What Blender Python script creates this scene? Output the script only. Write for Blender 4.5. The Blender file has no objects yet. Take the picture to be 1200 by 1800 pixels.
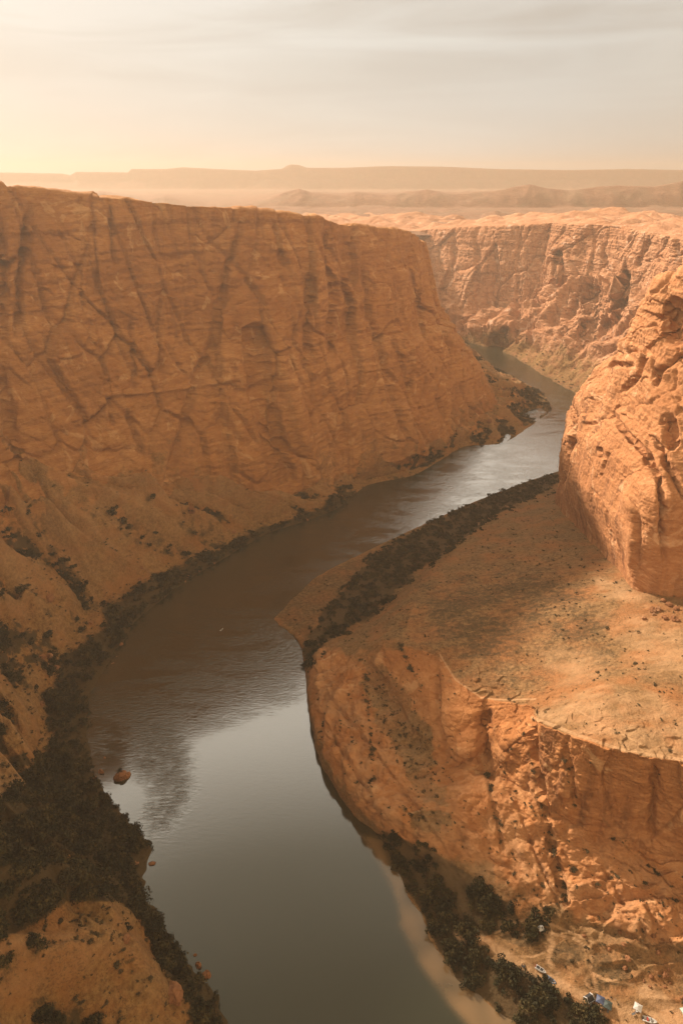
import bpy, math, random
import numpy as np
from mathutils import Vector
R_ = math.radians
rng = np.random.default_rng(7)
scene = bpy.context.scene
C = scene.collection

# ------------------------------------------------------------------ camera
F_PX = 1200.0; PITCH = R_(26.2); CAM_Z = 300.0
CP, SP = math.cos(PITCH), math.sin(PITCH)
cam_d = bpy.data.cameras.new('camera'); cam = bpy.data.objects.new('camera', cam_d); C.objects.link(cam)
cam.location = (0, 0, CAM_Z); cam.rotation_euler = (math.pi/2 - PITCH, 0, 0)
cam_d.sensor_fit = 'VERTICAL'; cam_d.sensor_height = 36; cam_d.lens = 24
cam_d.clip_start = 1; cam_d.clip_end = 30000
scene.camera = cam

# ------------------------------------------------------------------ light
SUN_AZ = 44.0      # degrees to the left of the view direction
SUN_EL = 31.0
az, el = R_(SUN_AZ), R_(SUN_EL)
SUN = Vector((-math.sin(az)*math.cos(el), math.cos(az)*math.cos(el), math.sin(el)))
sd = bpy.data.lights.new('sun', 'SUN'); so = bpy.data.objects.new('sun', sd); C.objects.link(so)
sd.energy = 5.0; sd.angle = R_(3.0); sd.color = (1.0, 0.87, 0.74)
so.rotation_euler = SUN.to_track_quat('Z', 'Y').to_euler(); so.location = (-300, 300, 900)

world = bpy.data.worlds.new("World"); scene.world = world; world.use_nodes = True
nt = world.node_tree; nt.nodes.clear()
def N(t, typ, **kw):
    n = t.nodes.new(typ)
    for k, v in kw.items():
        if k == 'inp':
            for kk, vv in v.items(): n.inputs[kk].default_value = vv
        else: setattr(n, k, v)
    return n
def ramp(t, stops, src=None, interp='LINEAR'):
    n = t.nodes.new('ShaderNodeValToRGB'); cr = n.color_ramp; cr.interpolation = interp
    while len(cr.elements) < len(stops): cr.elements.new(0.5)
    for e, (p, c) in zip(cr.elements, stops):
        e.position = p; e.color = (c, c, c, 1) if not hasattr(c, '__len__') else (*c, 1)
    if src is not None: t.links.new(src, n.inputs[0])
    return n
def math_n(t, op, a, b=None, c=None, clamp=False):
    n = t.nodes.new('ShaderNodeMath'); n.operation = op; n.use_clamp = clamp
    for i, v in enumerate((a, b, c)):
        if v is None: continue
        if isinstance(v, (int, float)): n.inputs[i].default_value = v
        else: t.links.new(v, n.inputs[i])
    return n.outputs[0]
def mix_c(t, fac, a, b, blend='MIX'):
    n = t.nodes.new('ShaderNodeMix'); n.data_type = 'RGBA'; n.blend_type = blend; n.clamp_factor = True
    for s, v in ((n.inputs[0], fac), (n.inputs[6], a), (n.inputs[7], b)):
        if isinstance(v, (int, float)): s.default_value = v
        elif isinstance(v, tuple): s.default_value = (*v, 1)
        else: t.links.new(v, s)
    return n.outputs[2]
def vmul(t, v, s):
    n = t.nodes.new('ShaderNodeVectorMath'); n.operation = 'MULTIPLY'; t.links.new(v, n.inputs[0]); n.inputs[1].default_value = s
    return n.outputs[0]
sky = N(nt, 'ShaderNodeTexSky', sky_type='NISHITA', sun_disc=False, sun_elevation=el, sun_rotation=-az,
        altitude=1200, air_density=1.0, dust_density=4.0, ozone_density=0.6)
tc = N(nt, 'ShaderNodeTexCoord')
gen = tc.outputs['Generated']
dotn = N(nt, 'ShaderNodeVectorMath', operation='DOT_PRODUCT'); nt.links.new(gen, dotn.inputs[0]); dotn.inputs[1].default_value = SUN
sdot = math_n(nt, 'MAXIMUM', dotn.outputs['Value'], 0.0)
glow = math_n(nt, 'MULTIPLY', math_n(nt, 'POWER', sdot, 30.0), 0.35)
sep = N(nt, 'ShaderNodeSeparateXYZ'); nt.links.new(gen, sep.inputs[0])
# thin cirrus: one layer of long, slightly tilted streaks
mp = N(nt, 'ShaderNodeMapping'); nt.links.new(gen, mp.inputs[0]); mp.inputs['Rotation'].default_value = (0, R_(7), R_(18)); mp.inputs['Scale'].default_value = (1.6, 1.0, 13.0)
cn = N(nt, 'ShaderNodeTexNoise', inp={'Scale': 1.6, 'Detail': 7.0, 'Roughness': 0.5, 'Distortion': 0.6}); nt.links.new(mp.outputs[0], cn.inputs['Vector'])
mp2 = N(nt, 'ShaderNodeMapping'); nt.links.new(gen, mp2.inputs[0]); mp2.inputs['Rotation'].default_value = (0, R_(-5), 0); mp2.inputs['Scale'].default_value = (1.0, 1.0, 5.0); mp2.inputs['Location'].default_value = (3.1, 0, 1.7)
cn2 = N(nt, 'ShaderNodeTexNoise', inp={'Scale': 1.3, 'Detail': 3.0, 'Roughness': 0.5}); nt.links.new(mp2.outputs[0], cn2.inputs['Vector'])
cmask = ramp(nt, [(0.42, 0.0), (0.58, 1.0)], math_n(nt, 'ADD', math_n(nt, 'MULTIPLY', cn.outputs[0], 0.5), math_n(nt, 'MULTIPLY', cn2.outputs[0], 0.5)))
# thin overcast, cream near the horizon; unseen bright band above added as fill light
veil = ramp(nt, [(0.0, (0.37, 0.36, 0.335)), (0.08, (0.41, 0.395, 0.37)), (0.20, (0.345, 0.30, 0.25)), (0.26, (.75, .67, .55)), (0.37, (2.1, 1.88, 1.58)), (0.60, (2.1, 1.88, 1.55)), (0.70, (1.45, 1.3, 1.08)), (0.79, (.34, .31, .23)), (0.88, (.09, .085, .055))], sep.outputs[2])
cloud = ramp(nt, [(0.0, (0.41, 0.41, 0.39)), (0.21, (0.50, 0.475, 0.435)), (0.26, (.85, .78, .66)), (0.37, (2.3, 2.1, 1.8)), (0.60, (2.3, 2.1, 1.75)), (0.70, (1.6, 1.45, 1.2)), (0.79, (.38, .345, .26)), (0.88, (.10, .095, .062))], sep.outputs[2])
sk = mix_c(nt, 1.0, sky.outputs[0], (0.10, 0.075, 0.05), 'MULTIPLY')
col = mix_c(nt, cmask.outputs[0], veil.outputs[0], cloud.outputs[0])
col = mix_c(nt, 0.12, col, sk)
gl = N(nt, 'ShaderNodeVectorMath', operation='SCALE'); gl.inputs[0].default_value = (1.0, 0.92, 0.80); nt.links.new(glow, gl.inputs['Scale'])
face = math_n(nt, 'MULTIPLY_ADD', math_n(nt, 'POWER', math_n(nt, 'MULTIPLY_ADD', dotn.outputs['Value'], 0.5, 0.5), 1.5), 0.30, 0.60)
dim = N(nt, 'ShaderNodeVectorMath', operation='SCALE'); nt.links.new(col, dim.inputs[0]); nt.links.new(face, dim.inputs['Scale']); col = dim.outputs[0]
col = mix_c(nt, 1.0, col, mix_c(nt, ramp(nt, [(.35, 0.), (.75, 1.)], math_n(nt, 'MULTIPLY_ADD', dotn.outputs['Value'], 0.5, 0.5)).outputs[0], (1.0, .80, .58), (1., 1., 1.)), 'MULTIPLY')
addn = N(nt, 'ShaderNodeVectorMath', operation='ADD'); nt.links.new(col, addn.inputs[0]); nt.links.new(gl.outputs[0], addn.inputs[1])
bg = N(nt, 'ShaderNodeBackground'); bg.inputs[1].default_value = 1.0; nt.links.new(addn.outputs[0], bg.inputs[0])
wo = N(nt, 'ShaderNodeOutputWorld'); nt.links.new(bg.outputs[0], wo.inputs[0])
scene.view_settings.view_transform = 'Standard'; scene.view_settings.look = 'None'
scene.view_settings.gamma = 1; scene.view_settings.exposure = 1.0
scene.cycles.volume_bounces = 1
scene.cycles.max_bounces = 8

# ------------------------------------------------------------------ pixel rays (photograph 1200 x 1800) to points of the place
def ray(u, v):
    a = (u-600)/F_PX; b = (900-v)/F_PX
    return a, CP + b*SP, -SP + b*CP
def P(u, v, z=0.0):
    a, f, up = ray(u, v); t = (z-CAM_Z)/up
    return np.array((a*t, f*t, z))
def Q(u, v, y):
    a, f, up = ray(u, v); t = y/f
    return np.array((a*t, y, CAM_Z + up*t))
def W(x, y, z=0.0): return np.array((x, y, z), float)
def pix(p):
    x, y, z = p[..., 0], p[..., 1], p[..., 2]-CAM_Z
    d = np.maximum(y*CP - z*SP, 1.0); up = y*SP + z*CP
    return 600 + F_PX*x/d, 900 - F_PX*up/d, d

# ------------------------------------------------------------------ noise
def _h(ix, iy, iz, seed=0):
    with np.errstate(over='ignore'):
        n = ix.astype(np.uint32)*np.uint32(374761393) + iy.astype(np.uint32)*np.uint32(668265263) + iz.astype(np.uint32)*np.uint32(2246822519) + np.uint32(seed*3266489917 & 0xffffffff)
        n = (n ^ (n >> np.uint32(13)))*np.uint32(1274126177); n = (n ^ (n >> np.uint32(15)))*np.uint32(2246822519)
        return n ^ (n >> np.uint32(13))
def noise(p, seed=0):
    sh = p.shape[:-1]; p = p.reshape(-1, 3).astype(np.float64)
    i = np.floor(p); f = (p-i).astype(np.float32); i = i.astype(np.int64)
    w = f*f*f*(f*(f*6-15)+10); out = np.zeros(len(p), np.float32)
    for dx in (0, 1):
        wx = w[:, 0] if dx else 1-w[:, 0]
        for dy in (0, 1):
            wy = w[:, 1] if dy else 1-w[:, 1]
            for dz in (0, 1):
                wz = w[:, 2] if dz else 1-w[:, 2]
                n = _h(i[:, 0]+dx, i[:, 1]+dy, i[:, 2]+dz, seed)
                gx = (n & np.uint32(1023)).astype(np.float32)/511.5-1
                gy = ((n >> np.uint32(10)) & np.uint32(1023)).astype(np.float32)/511.5-1
                gz = ((n >> np.uint32(20)) & np.uint32(1023)).astype(np.float32)/511.5-1
                out += wx*wy*wz*(gx*(f[:, 0]-dx)+gy*(f[:, 1]-dy)+gz*(f[:, 2]-dz))
    return (out*1.5).reshape(sh)
def fbm(p, oct=4, seed=0, gain=.5, lac=2.03):
    s = 0; a = 1.0
    for k in range(oct): s = s + a*noise(p*(lac**k), seed+k); a *= gain
    return s
def ridged(p, oct=3, seed=0, gain=.5):
    s = 0; a = 1.0
    for k in range(oct): s = s + a*(1-np.abs(noise(p*(2.1**k), seed+k))*1.6); a *= gain
    return s/(2-2*gain**oct)*1.0
def cells(p, seed=0, jit=.9):
    """returns f1, f2, a flat value per cell tilted a little (blocky rock)"""
    sh = p.shape[:-1]; p = p.reshape(-1, 3); i = np.floor(p).astype(np.int64)
    f1 = np.full(len(p), 9., np.float32); f2 = f1.copy(); val = np.zeros(len(p), np.float32)
    for dx in (-1, 0, 1):
        for dy in (-1, 0, 1):
            for dz in (-1, 0, 1):
                n = _h(i[:, 0]+dx, i[:, 1]+dy, i[:, 2]+dz, seed)
                c = np.stack([(n & np.uint32(1023)), (n >> np.uint32(10)) & np.uint32(1023), (n >> np.uint32(20)) & np.uint32(1023)], 1).astype(np.float32)/1023
                o = i + np.array((dx, dy, dz)) + .5 + (c-.5)*jit - p
                d = np.sqrt((o*o).sum(1)).astype(np.float32)
                v = ((n >> np.uint32(5)) & np.uint32(255)).astype(np.float32)/255
                tl = ((c-.5)*o).sum(1).astype(np.float32)*1.6
                near = d < f1
                f2 = np.where(near, f1, np.minimum(f2, d)); val = np.where(near, v+tl, val); f1 = np.where(near, d, f1)
    return f1.reshape(sh), f2.reshape(sh), val.reshape(sh)
def smooth(a, b, x):
    t = np.clip((x-a)/(b-a), 0, 1); return t*t*(3-2*t)
def seg_dist(U, V, poly):
    d = np.full(U.shape, 1e9); par = np.zeros(U.shape)
    n = len(poly)-1
    for k in range(n):
        (x0, y0), (x1, y1) = poly[k], poly[k+1]; dx, dy = x1-x0, y1-y0
        t = np.clip(((U-x0)*dx+(V-y0)*dy)/(dx*dx+dy*dy+1e-9), 0, 1)
        dd = np.hypot(U-x0-t*dx, V-y0-t*dy); m = dd < d
        d = np.where(m, dd, d); par = np.where(m, (k+t)/n, par)
    return d, par
def in_poly(U, V, poly):
    ins = np.zeros(U.shape, bool); n = len(poly)
    for k in range(n):
        x0, y0 = poly[k]; x1, y1 = poly[(k+1) % n]
        c = ((y0 > V) != (y1 > V)) & (U < (x1-x0)*(V-y0)/((y1-y0) if y1 != y0 else 1e-9)+x0)
        ins ^= c
    return ins
def poly_soft(U, V, poly, w):
    d, _ = seg_dist(U, V, list(poly)+[poly[0]]); s = np.where(in_poly(U, V, poly), d, -d)
    return smooth(-w, w, s)

# ------------------------------------------------------------------ materials
def new_mat(name):
    m = bpy.data.materials.new(name); m.use_nodes = True; m.node_tree.nodes.clear(); t = m.node_tree
    o = N(t, 'ShaderNodeOutputMaterial'); b = N(t, 'ShaderNodeBsdfPrincipled'); t.links.new(b.outputs[0], o.inputs[0])
    return m, t, b
def bump(t, h, strength, dist, prev=None):
    n = N(t, 'ShaderNodeBump'); n.inputs['Strength'].default_value = strength; n.inputs['Distance'].default_value = dist
    t.links.new(h, n.inputs['Height'])
    if prev is not None: t.links.new(prev, n.inputs['Normal'])
    return n.outputs[0]
def tex_noise(t, pos, scale, detail=5, rough=.55, dist=0.0, sv=None):
    v = pos if sv is None else vmul(t, pos, sv)
    n = N(t, 'ShaderNodeTexNoise', inp={'Scale': scale, 'Detail': float(detail), 'Roughness': rough, 'Distortion': dist}); t.links.new(v, n.inputs['Vector'])
    return n.outputs[0]
def rock_material(name, tones, varnish=.6, soil=(.25, .134, .045), soil2=(.15, .074, .024), green=(.050, .034, .013), strata=.6, bscale=1.0, crack=.6, rough=.75):
    m, t, b = new_mat(name)
    g = N(t, 'ShaderNodeNewGeometry'); pos = g.outputs['Position']
    at = N(t, 'ShaderNodeAttribute', attribute_name='mask'); s = N(t, 'ShaderNodeSeparateColor'); t.links.new(at.outputs['Color'], s.inputs[0])
    soil_m, veg_m, light_m = s.outputs[0], s.outputs[1], s.outputs[2]
    n1 = tex_noise(t, pos, .018, 6, .6, .5); n2 = tex_noise(t, pos, .11, 6, .62, .4)
    c = ramp(t, [(.3, tones[0]), (.5, tones[1]), (.7, tones[2])], n1).outputs[0]
    c = mix_c(t, ramp(t, [(.42, 0.), (.62, .65)], n2).outputs[0], c, tones[3])
    # bedding: warped thin bands
    wz = tex_noise(t, pos, .02, 3, .5, 0, (1, 1, .5)); 
    bed = N(t, 'ShaderNodeTexNoise', inp={'Scale': .30, 'Detail': 6.0, 'Roughness': .65, 'Distortion': .3})
    comb = N(t, 'ShaderNodeVectorMath', operation='ADD'); t.links.new(vmul(t, pos, (.07, .07, 1.0)), comb.inputs[0])
    cz = N(t, 'ShaderNodeCombineXYZ'); t.links.new(math_n(t, 'MULTIPLY', wz, 60.0), cz.inputs[2]); t.links.new(cz.outputs[0], comb.inputs[1]); t.links.new(comb.outputs[0], bed.inputs['Vector'])
    c = mix_c(t, ramp(t, [(.40, strata), (.56, 0.)], bed.outputs[0]).outputs[0], c, tones[0])
    sp = N(t, 'ShaderNodeSeparateXYZ'); t.links.new(g.outputs['Normal'], sp.inputs[0])
    steep = ramp(t, [(.35, 1.), (.65, 0.)], math_n(t, 'ABSOLUTE', sp.outputs[2])).outputs[0]
    # joints: long near-vertical cracks, crevice shade painted in dark
    jw = N(t, 'ShaderNodeVectorMath', operation='ADD'); jn = N(t, 'ShaderNodeTexNoise', inp={'Scale': .035, 'Detail': 4.0}); t.links.new(pos, jn.inputs['Vector'])
    t.links.new(vmul(t, pos, (1, 1, .30)), jw.inputs[0]); t.links.new(vmul(t, jn.outputs['Color'], (14, 14, 24)), jw.inputs[1])
    vo = N(t, 'ShaderNodeTexVoronoi', feature='DISTANCE_TO_EDGE', inp={'Scale': .045*bscale}); t.links.new(jw.outputs[0], vo.inputs['Vector'])
    vo2 = N(t, 'ShaderNodeTexVoronoi', feature='DISTANCE_TO_EDGE', inp={'Scale': .13*bscale}); t.links.new(jw.outputs[0], vo2.inputs['Vector'])
    ck = ramp(t, [(0., 0.), (.035, 1.)], vo.outputs[0]).outputs[0]; ck2 = ramp(t, [(0., 0.), (.05, 1.)], vo2.outputs[0]).outputs[0]
    ckm = ramp(t, [(.42, 0.), (.60, 1.)], tex_noise(t, pos, .025, 4, .6)).outputs[0]
    c = mix_c(t, math_n(t, 'MULTIPLY', math_n(t, 'SUBTRACT', 1.0, ck), math_n(t, 'MULTIPLY', math_n(t, 'MULTIPLY', ckm, steep), crack)), c, (.10, .04, .016))
    # cross-bedding: fine tilted laminae
    xm = N(t, 'ShaderNodeMapping'); t.links.new(pos, xm.inputs[0]); xm.inputs['Rotation'].default_value = (R_(24), R_(-16), 0); xm.inputs['Scale'].default_value = (.10, .10, 1.1)
    xb = N(t, 'ShaderNodeTexNoise', inp={'Scale': .9*bscale, 'Detail': 5.0, 'Roughness': .6, 'Distortion': .9}); t.links.new(xm.outputs[0], xb.inputs['Vector'])
    c = mix_c(t, ramp(t, [(.44, .45), (.54, 0.)], xb.outputs[0]).outputs[0], c, tones[0])
    # desert varnish: vertical streaks on steep faces
    st = tex_noise(t, pos, .16, 6, .6, .2, (1, 1, .06)); st2 = tex_noise(t, pos, .012, 3, .5)
    vf = math_n(t, 'MULTIPLY', math_n(t, 'MULTIPLY', ramp(t, [(.46, 0.), (.62, 1.)], st).outputs[0], ramp(t, [(.42, .25), (.6, 1.)], st2).outputs[0]), math_n(t, 'MULTIPLY', steep, varnish))
    c = mix_c(t, vf, c, (.115, .042, .018))
    # pale spalled scars
    sc = tex_noise(t, pos, .05, 5, .6, .8)
    c = mix_c(t, math_n(t, 'MULTIPLY', ramp(t, [(.6, 0.), (.66, .55)], sc).outputs[0], math_n(t, 'SUBTRACT', 1.0, veg_m)), c, tones[4])
    # sandy soil and gravel
    gn = tex_noise(t, pos, .45, 7, .7); gn2 = tex_noise(t, pos, .05, 4, .6)
    so_ = mix_c(t, ramp(t, [(.40, 0.), (.60, 1.)], gn).outputs[0], soil, soil2)
    so_ = mix_c(t, ramp(t, [(.44, 0.), (.62, .6)], gn2).outputs[0], so_, tones[0])
    tuft = tex_noise(t, pos, 1.3, 3, .7, .3); tw_ = tex_noise(t, pos, .06, 4, .6, .6, (1, 1.6, 1))
    so_ = mix_c(t, ramp(t, [(.52, 0.), (.62, .7)], math_n(t, 'ADD', math_n(t, 'MULTIPLY', tuft, .7), math_n(t, 'MULTIPLY', tw_, .3))).outputs[0], so_, green)
    edge = math_n(t, 'ADD', soil_m, math_n(t, 'MULTIPLY', math_n(t, 'SUBTRACT', n2, .5), .9))
    c = mix_c(t, ramp(t, [(.40, 0.), (.60, 1.)], edge).outputs[0], c, so_)
    ge = math_n(t, 'ADD', veg_m, math_n(t, 'MULTIPLY', math_n(t, 'SUBTRACT', gn, .5), .8))
    c = mix_c(t, ramp(t, [(.35, 0.), (.7, .92)], ge).outputs[0], c, green)
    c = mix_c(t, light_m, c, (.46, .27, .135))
    t.links.new(c, b.inputs['Base Color']); b.inputs['Roughness'].default_value = .92; b.inputs['Specular IOR Level'].default_value = .12
    h1 = tex_noise(t, pos, .35*bscale, 9, .68, .3); h2 = tex_noise(t, pos, .9*bscale, 5, .6, 0, (1, 1, .25))
    n = bump(t, h1, rough, 1.6/bscale); n = bump(t, h2, .4, .7/bscale, n); n = bump(t, bed.outputs[0], .7, .9/bscale, n); n = bump(t, xb.outputs[0], .6, .6/bscale, n); n = bump(t, math_n(t, 'MULTIPLY', math_n(t, 'MULTIPLY', ck, ck2), steep), crack*1.15, 1.6/bscale, n)
    t.links.new(n, b.inputs['Normal'])
    return m
TONES = [(.24, .095, .026), (.37, .172, .054), (.44, .228, .086), (.33, .135, .040), (.50, .29, .13)]
rock_m = rock_material('sandstone cliff', TONES, varnish=.35, crack=.2, strata=.38)
far_m = rock_material('pale sandstone', [(.33, .14, .06), (.43, .21, .105), (.52, .29, .165), (.40, .185, .085), (.58, .38, .26)], varnish=.45, bscale=.5)
slick_m = rock_material('slickrock', [(.29, .108, .034), (.41, .175, .062), (.49, .235, .092), (.35, .135, .044), (.55, .31, .14)], varnish=.65,
                        soil=(.25, .135, .054), soil2=(.15, .078, .030), green=(.060, .038, .016), strata=.7, crack=.22)
butte_m = rock_material('butte sandstone', [(.31, .125, .045), (.42, .195, .082), (.48, .245, .115), (.37, .155, .06), (.54, .31, .16)], varnish=.75, strata=.6, crack=.1, rough=.4)
plain_m = rock_material('distant desert', [(.16, .075, .036), (.22, .105, .052), (.27, .14, .072), (.19, .09, .045), (.30, .17, .095)], varnish=.3, bscale=.3, soil=(.22, .125, .065), soil2=(.16, .09, .045))
def plain(name, col, rough=.8, var=.3, scale=3.0, metal=0.0):
    m, t, b = new_mat(name)
    g = N(t, 'ShaderNodeNewGeometry'); n = tex_noise(t, g.outputs['Position'], scale, 4, .6)
    dark = tuple(x*(1-var) for x in col)
    t.links.new(mix_c(t, ramp(t, [(.35, 0.), (.65, 1.)], n).outputs[0], dark, col), b.inputs['Base Color'])
    b.inputs['Roughness'].default_value = rough; b.inputs['Metallic'].default_value = metal
    return m
def leaf_material(name, a, b_, c_):
    m, t, b = new_mat(name)
    g = N(t, 'ShaderNodeNewGeometry'); n = tex_noise(t, g.outputs['Position'], .14, 3, .6); n2 = tex_noise(t, g.outputs['Position'], 1.1, 3, .6)
    c = ramp(t, [(.38, a), (.50, b_), (.62, c_)], math_n(t, 'ADD', math_n(t, 'MULTIPLY', n, .6), math_n(t, 'MULTIPLY', n2, .4))).outputs[0]
    t.links.new(c, b.inputs['Base Color']); b.inputs['Roughness'].default_value = .8; b.inputs['Specular IOR Level'].default_value = .15
    return m
leaf_m = leaf_material('riverside foliage', (.009, .009, .003), (.024, .021, .006), (.075, .050, .014))
sage_m = leaf_material('desert scrub', (.040, .028, .012), (.065, .045, .019), (.10, .07, .030))
gold_m = leaf_material('autumn foliage', (.10, .045, .012), (.20, .085, .020), (.28, .13, .03))
bark_m = plain('bark', (.09, .05, .03))

# ------------------------------------------------------------------ mesh helpers
def mesh_obj(name, verts, faces, mat, parent=None, smooth_shade=True, mask=None):
    me = bpy.data.meshes.new(name)
    verts = np.ascontiguousarray(verts, np.float32); faces = np.ascontiguousarray(faces, np.int32)
    me.vertices.add(len(verts)); me.vertices.foreach_set('co', verts.ravel())
    k = faces.shape[1]; me.loops.add(faces.size); me.loops.foreach_set('vertex_index', faces.ravel())
    me.polygons.add(len(faces)); me.polygons.foreach_set('loop_start', np.arange(0, faces.size, k, dtype=np.int32))
    me.polygons.foreach_set('use_smooth', np.full(len(faces), smooth_shade))
    me.update(calc_edges=True)
    if mask is not None:
        a = me.color_attributes.new('mask', 'FLOAT_COLOR', 'POINT')
        rgba = np.ones((len(verts), 4), np.float32); rgba[:, :3] = mask
        a.data.foreach_set('color', rgba.ravel())
    me.materials.append(mat)
    o = bpy.data.objects.new(name, me); C.objects.link(o); o.parent = parent
    return o
def tag(o, label=None, cat=None, group=None, kind=None):
    if label: o['label'] = label
    if cat: o['category'] = cat
    if group: o['group'] = group
    if kind: o['kind'] = kind
    return o
def grid_faces(nu, nv):
    i = np.arange(nu-1)[:, None]*nv + np.arange(nv-1)[None, :]
    return np.stack([i, i+nv, i+nv+1, i+1], -1).reshape(-1, 4)
def catmull(P_, u):
    K = len(P_); i = np.clip(np.floor(u).astype(int), 0, K-2); t = (u-i)[:, None]
    p1, p2 = P_[i], P_[i+1]; p0 = P_[np.maximum(i-1, 0)]; p3 = P_[np.minimum(i+2, K-1)]
    h = .5*(2*p1 + (p2-p0)*t + (2*p0-5*p1+4*p2-p3)*t*t + (3*p1-p0-3*p2+p3)*t**3)
    return .6*h + .4*(p1+(p2-p1)*t)
def loft(rails, nu, nvs, ref=1):
    """rails: list of (K,3). returns grid (nu, nv, 3), rail coordinate per column, station coordinate per row"""
    rails = [np.array(r, float) for r in rails]; K = len(rails[0])
    fine = np.linspace(0, K-1, 40*K); c = sum(catmull(r, fine) for r in rails[ref:ref+3])/3
    dist = np.linalg.norm(c-np.array((0, 0, CAM_Z)), axis=1); L = np.linalg.norm(np.diff(c, axis=0), axis=1)/np.maximum(dist[1:], 120)
    cum = np.concatenate([[0], np.cumsum(L+L.mean()*.15)]); us = np.interp(np.linspace(0, cum[-1], nu), cum, fine)
    cols = [catmull(r, us) for r in rails]
    G = []; rc = []
    for k, n in enumerate(nvs):
        ts = np.linspace(0, 1, n, endpoint=False)
        for t in ts: G.append(cols[k]*(1-t)+cols[k+1]*t); rc.append(k+t)
    G.append(cols[-1]); rc.append(len(nvs))
    return np.stack(G, 1), np.array(rc), us
def normals(G):
    du = np.gradient(G, axis=0); dv = np.gradient(G, axis=1); n = np.cross(du, dv)
    return n/np.maximum(np.linalg.norm(n, axis=-1, keepdims=True), 1e-6)
def blur(A, n=3, ax=(0, 1)):
    for _ in range(n):
        for a in ax:
            B = np.pad(A, [(1, 1) if k == a else (0, 0) for k in range(A.ndim)], mode='edge')
            s = [slice(None)]*A.ndim; s0 = list(s); s0[a] = slice(0, -2); s2 = list(s); s2[a] = slice(2, None)
            A = (B[tuple(s0)]+2*A+B[tuple(s2)])/4
    return A
def sgn_out(G, n, toward):
    """flip the normals so that they point to the side given"""
    m = (n*(toward-G)).sum(-1).mean()
    return n if m > 0 else -n
def rail_w(rc, vals):
    return np.interp(rc, np.arange(len(vals)), vals)[None, :]

def cliff_relief(p, s=1.0, seed=0):
    """metres of relief pushed out along the normal on a sandstone wall"""
    w = np.stack([noise(p/70, seed+90), noise(p/70, seed+91), noise(p/70, seed+92)], -1)*18
    q = p + w
    big = noise(q*np.array((1/85, 1/85, 1/260)), seed)*11 + noise(q*np.array((1/36, 1/36, 1/150)), seed+1)*4.5
    f1, f2, val = cells(q*np.array((1/40, 1/40, 1/120))*1.0/s, seed+2)
    blocks = val*7 - 4*(1-smooth(0, .09, f2-f1))
    f1, f2, val2 = cells((q+w*.5)*np.array((1/13, 1/13, 1/24))/s, seed+3)
    sm = val2*1.5 - .9*(1-smooth(0, .12, f2-f1))
    # diagonal joints
    a = np.stack([q[..., 0]/46+q[..., 2]/95, q[..., 1]/46, q[..., 2]/300], -1)
    joint = -5.0*np.exp(-(noise(a, seed+5)/.035)**2)
    # bedding ledges
    zz = p[..., 2] + 9*noise(p/np.array((150., 150., 400.)), seed+6)
    led = 1.6*noise(np.stack([zz*0, zz*0+3.3, zz/9.0], -1), seed+7) + 1.0*noise(np.stack([zz*0, zz*0+1.3, zz/3.2], -1), seed+8)
    return big + blocks + sm + joint*.8 + led + 1.1*fbm(q/6.5, 3, seed+9)
def dome_relief(p, seed=0, sc=22.0, amp=4.0):
    w = np.stack([noise(p/40, seed+50), noise(p/40, seed+51), p[..., 2]*0], -1)*12
    q = p + w
    b = np.abs(noise(q*np.array((1/sc, 1/sc, 1/(sc*1.6))), seed))*2.2
    b2 = np.abs(noise(q*np.array((1/sc, 1/sc, 1/(sc*1.2)))*2.6, seed+1))*2
    return amp*(b-.4) + amp*.32*(b2-.4) + .12*amp*fbm(q/3.2, 3, seed+3)
def carve(G, n, feats):
    U, V, _ = pix(G); d_ = np.zeros(U.shape)
    wv = noise(G/9.0, 77)*3.0 + noise(G/22.0, 78)*5.0
    for kind, poly, w, depth in feats:
        d, par = seg_dist(U+wv, V+wv*.4, poly)
        taper = np.minimum(1, 6*np.minimum(par+.04, 1.04-par))
        if kind == 'g': d_ -= depth*taper*np.exp(-(d/w)**2)
        elif kind == 'e': d_ -= depth*smooth(1.25, .75, d/w)           # recess with a sharp edge
        elif kind == 'r': d_ += depth*taper*np.exp(-(d/w)**2)
    return G + n*d_[..., None]
PATCH = {}
def finish(name, G, mask, mat, label):
    nu, nv = G.shape[:2]
    o = mesh_obj(name, G.reshape(-1, 3), grid_faces(nu, nv), mat, mask=mask.reshape(-1, 3))
    me = o.data
    tag(o, label, None, None, 'structure')
    PATCH[label] = (G, mask)
    return o

# vegetation, soil and painted-shade regions, outlined on the photograph and laid onto the ground under them
LEFT_VEG = [(620, 868), (520, 903), (400, 948), (330, 995), (245, 1028), (190, 1076), (160, 1122), (116, 1162), (94, 1225), (88, 1320), (25, 1402), (-200, 1450), (-200, 1700), (0, 1652),
            (60, 1622), (130, 1588), (205, 1578), (250, 1622), (285, 1700), (330, 1765), (350, 1900), (560, 1900), (560, 1300), (640, 880)]
GULLY_VEG = [[(205, 1085), (150, 1060), (110, 1000), (75, 950), (40, 880)], [(150, 1115), (110, 1085), (40, 1060), (-60, 1030)], [(330, 985), (250, 955), (150, 900), (100, 860)],
             [(385, 950), (330, 930), (270, 885)], [(80, 1230), (20, 1180), (-80, 1150)], [(240, 1690), (120, 1730), (0, 1790)], [(0, 940), (60, 985), (140, 1040)]]
BACK_VEG = [(985, 822), (985, 850), (930, 880), (870, 903), (800, 958), (765, 985), (735, 1005), (695, 1042), (655, 1083), (620, 1104), (572, 1128), (550, 1178), (536, 1190), (530, 1150),
            (548, 1100), (600, 1040), (640, 985), (700, 945), (780, 905), (850, 870)]
SEDGE = [(484, 1085), (500, 1050), (560, 1010), (640, 975), (660, 985), (600, 1040), (548, 1100), (540, 1130), (520, 1112)]
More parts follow.
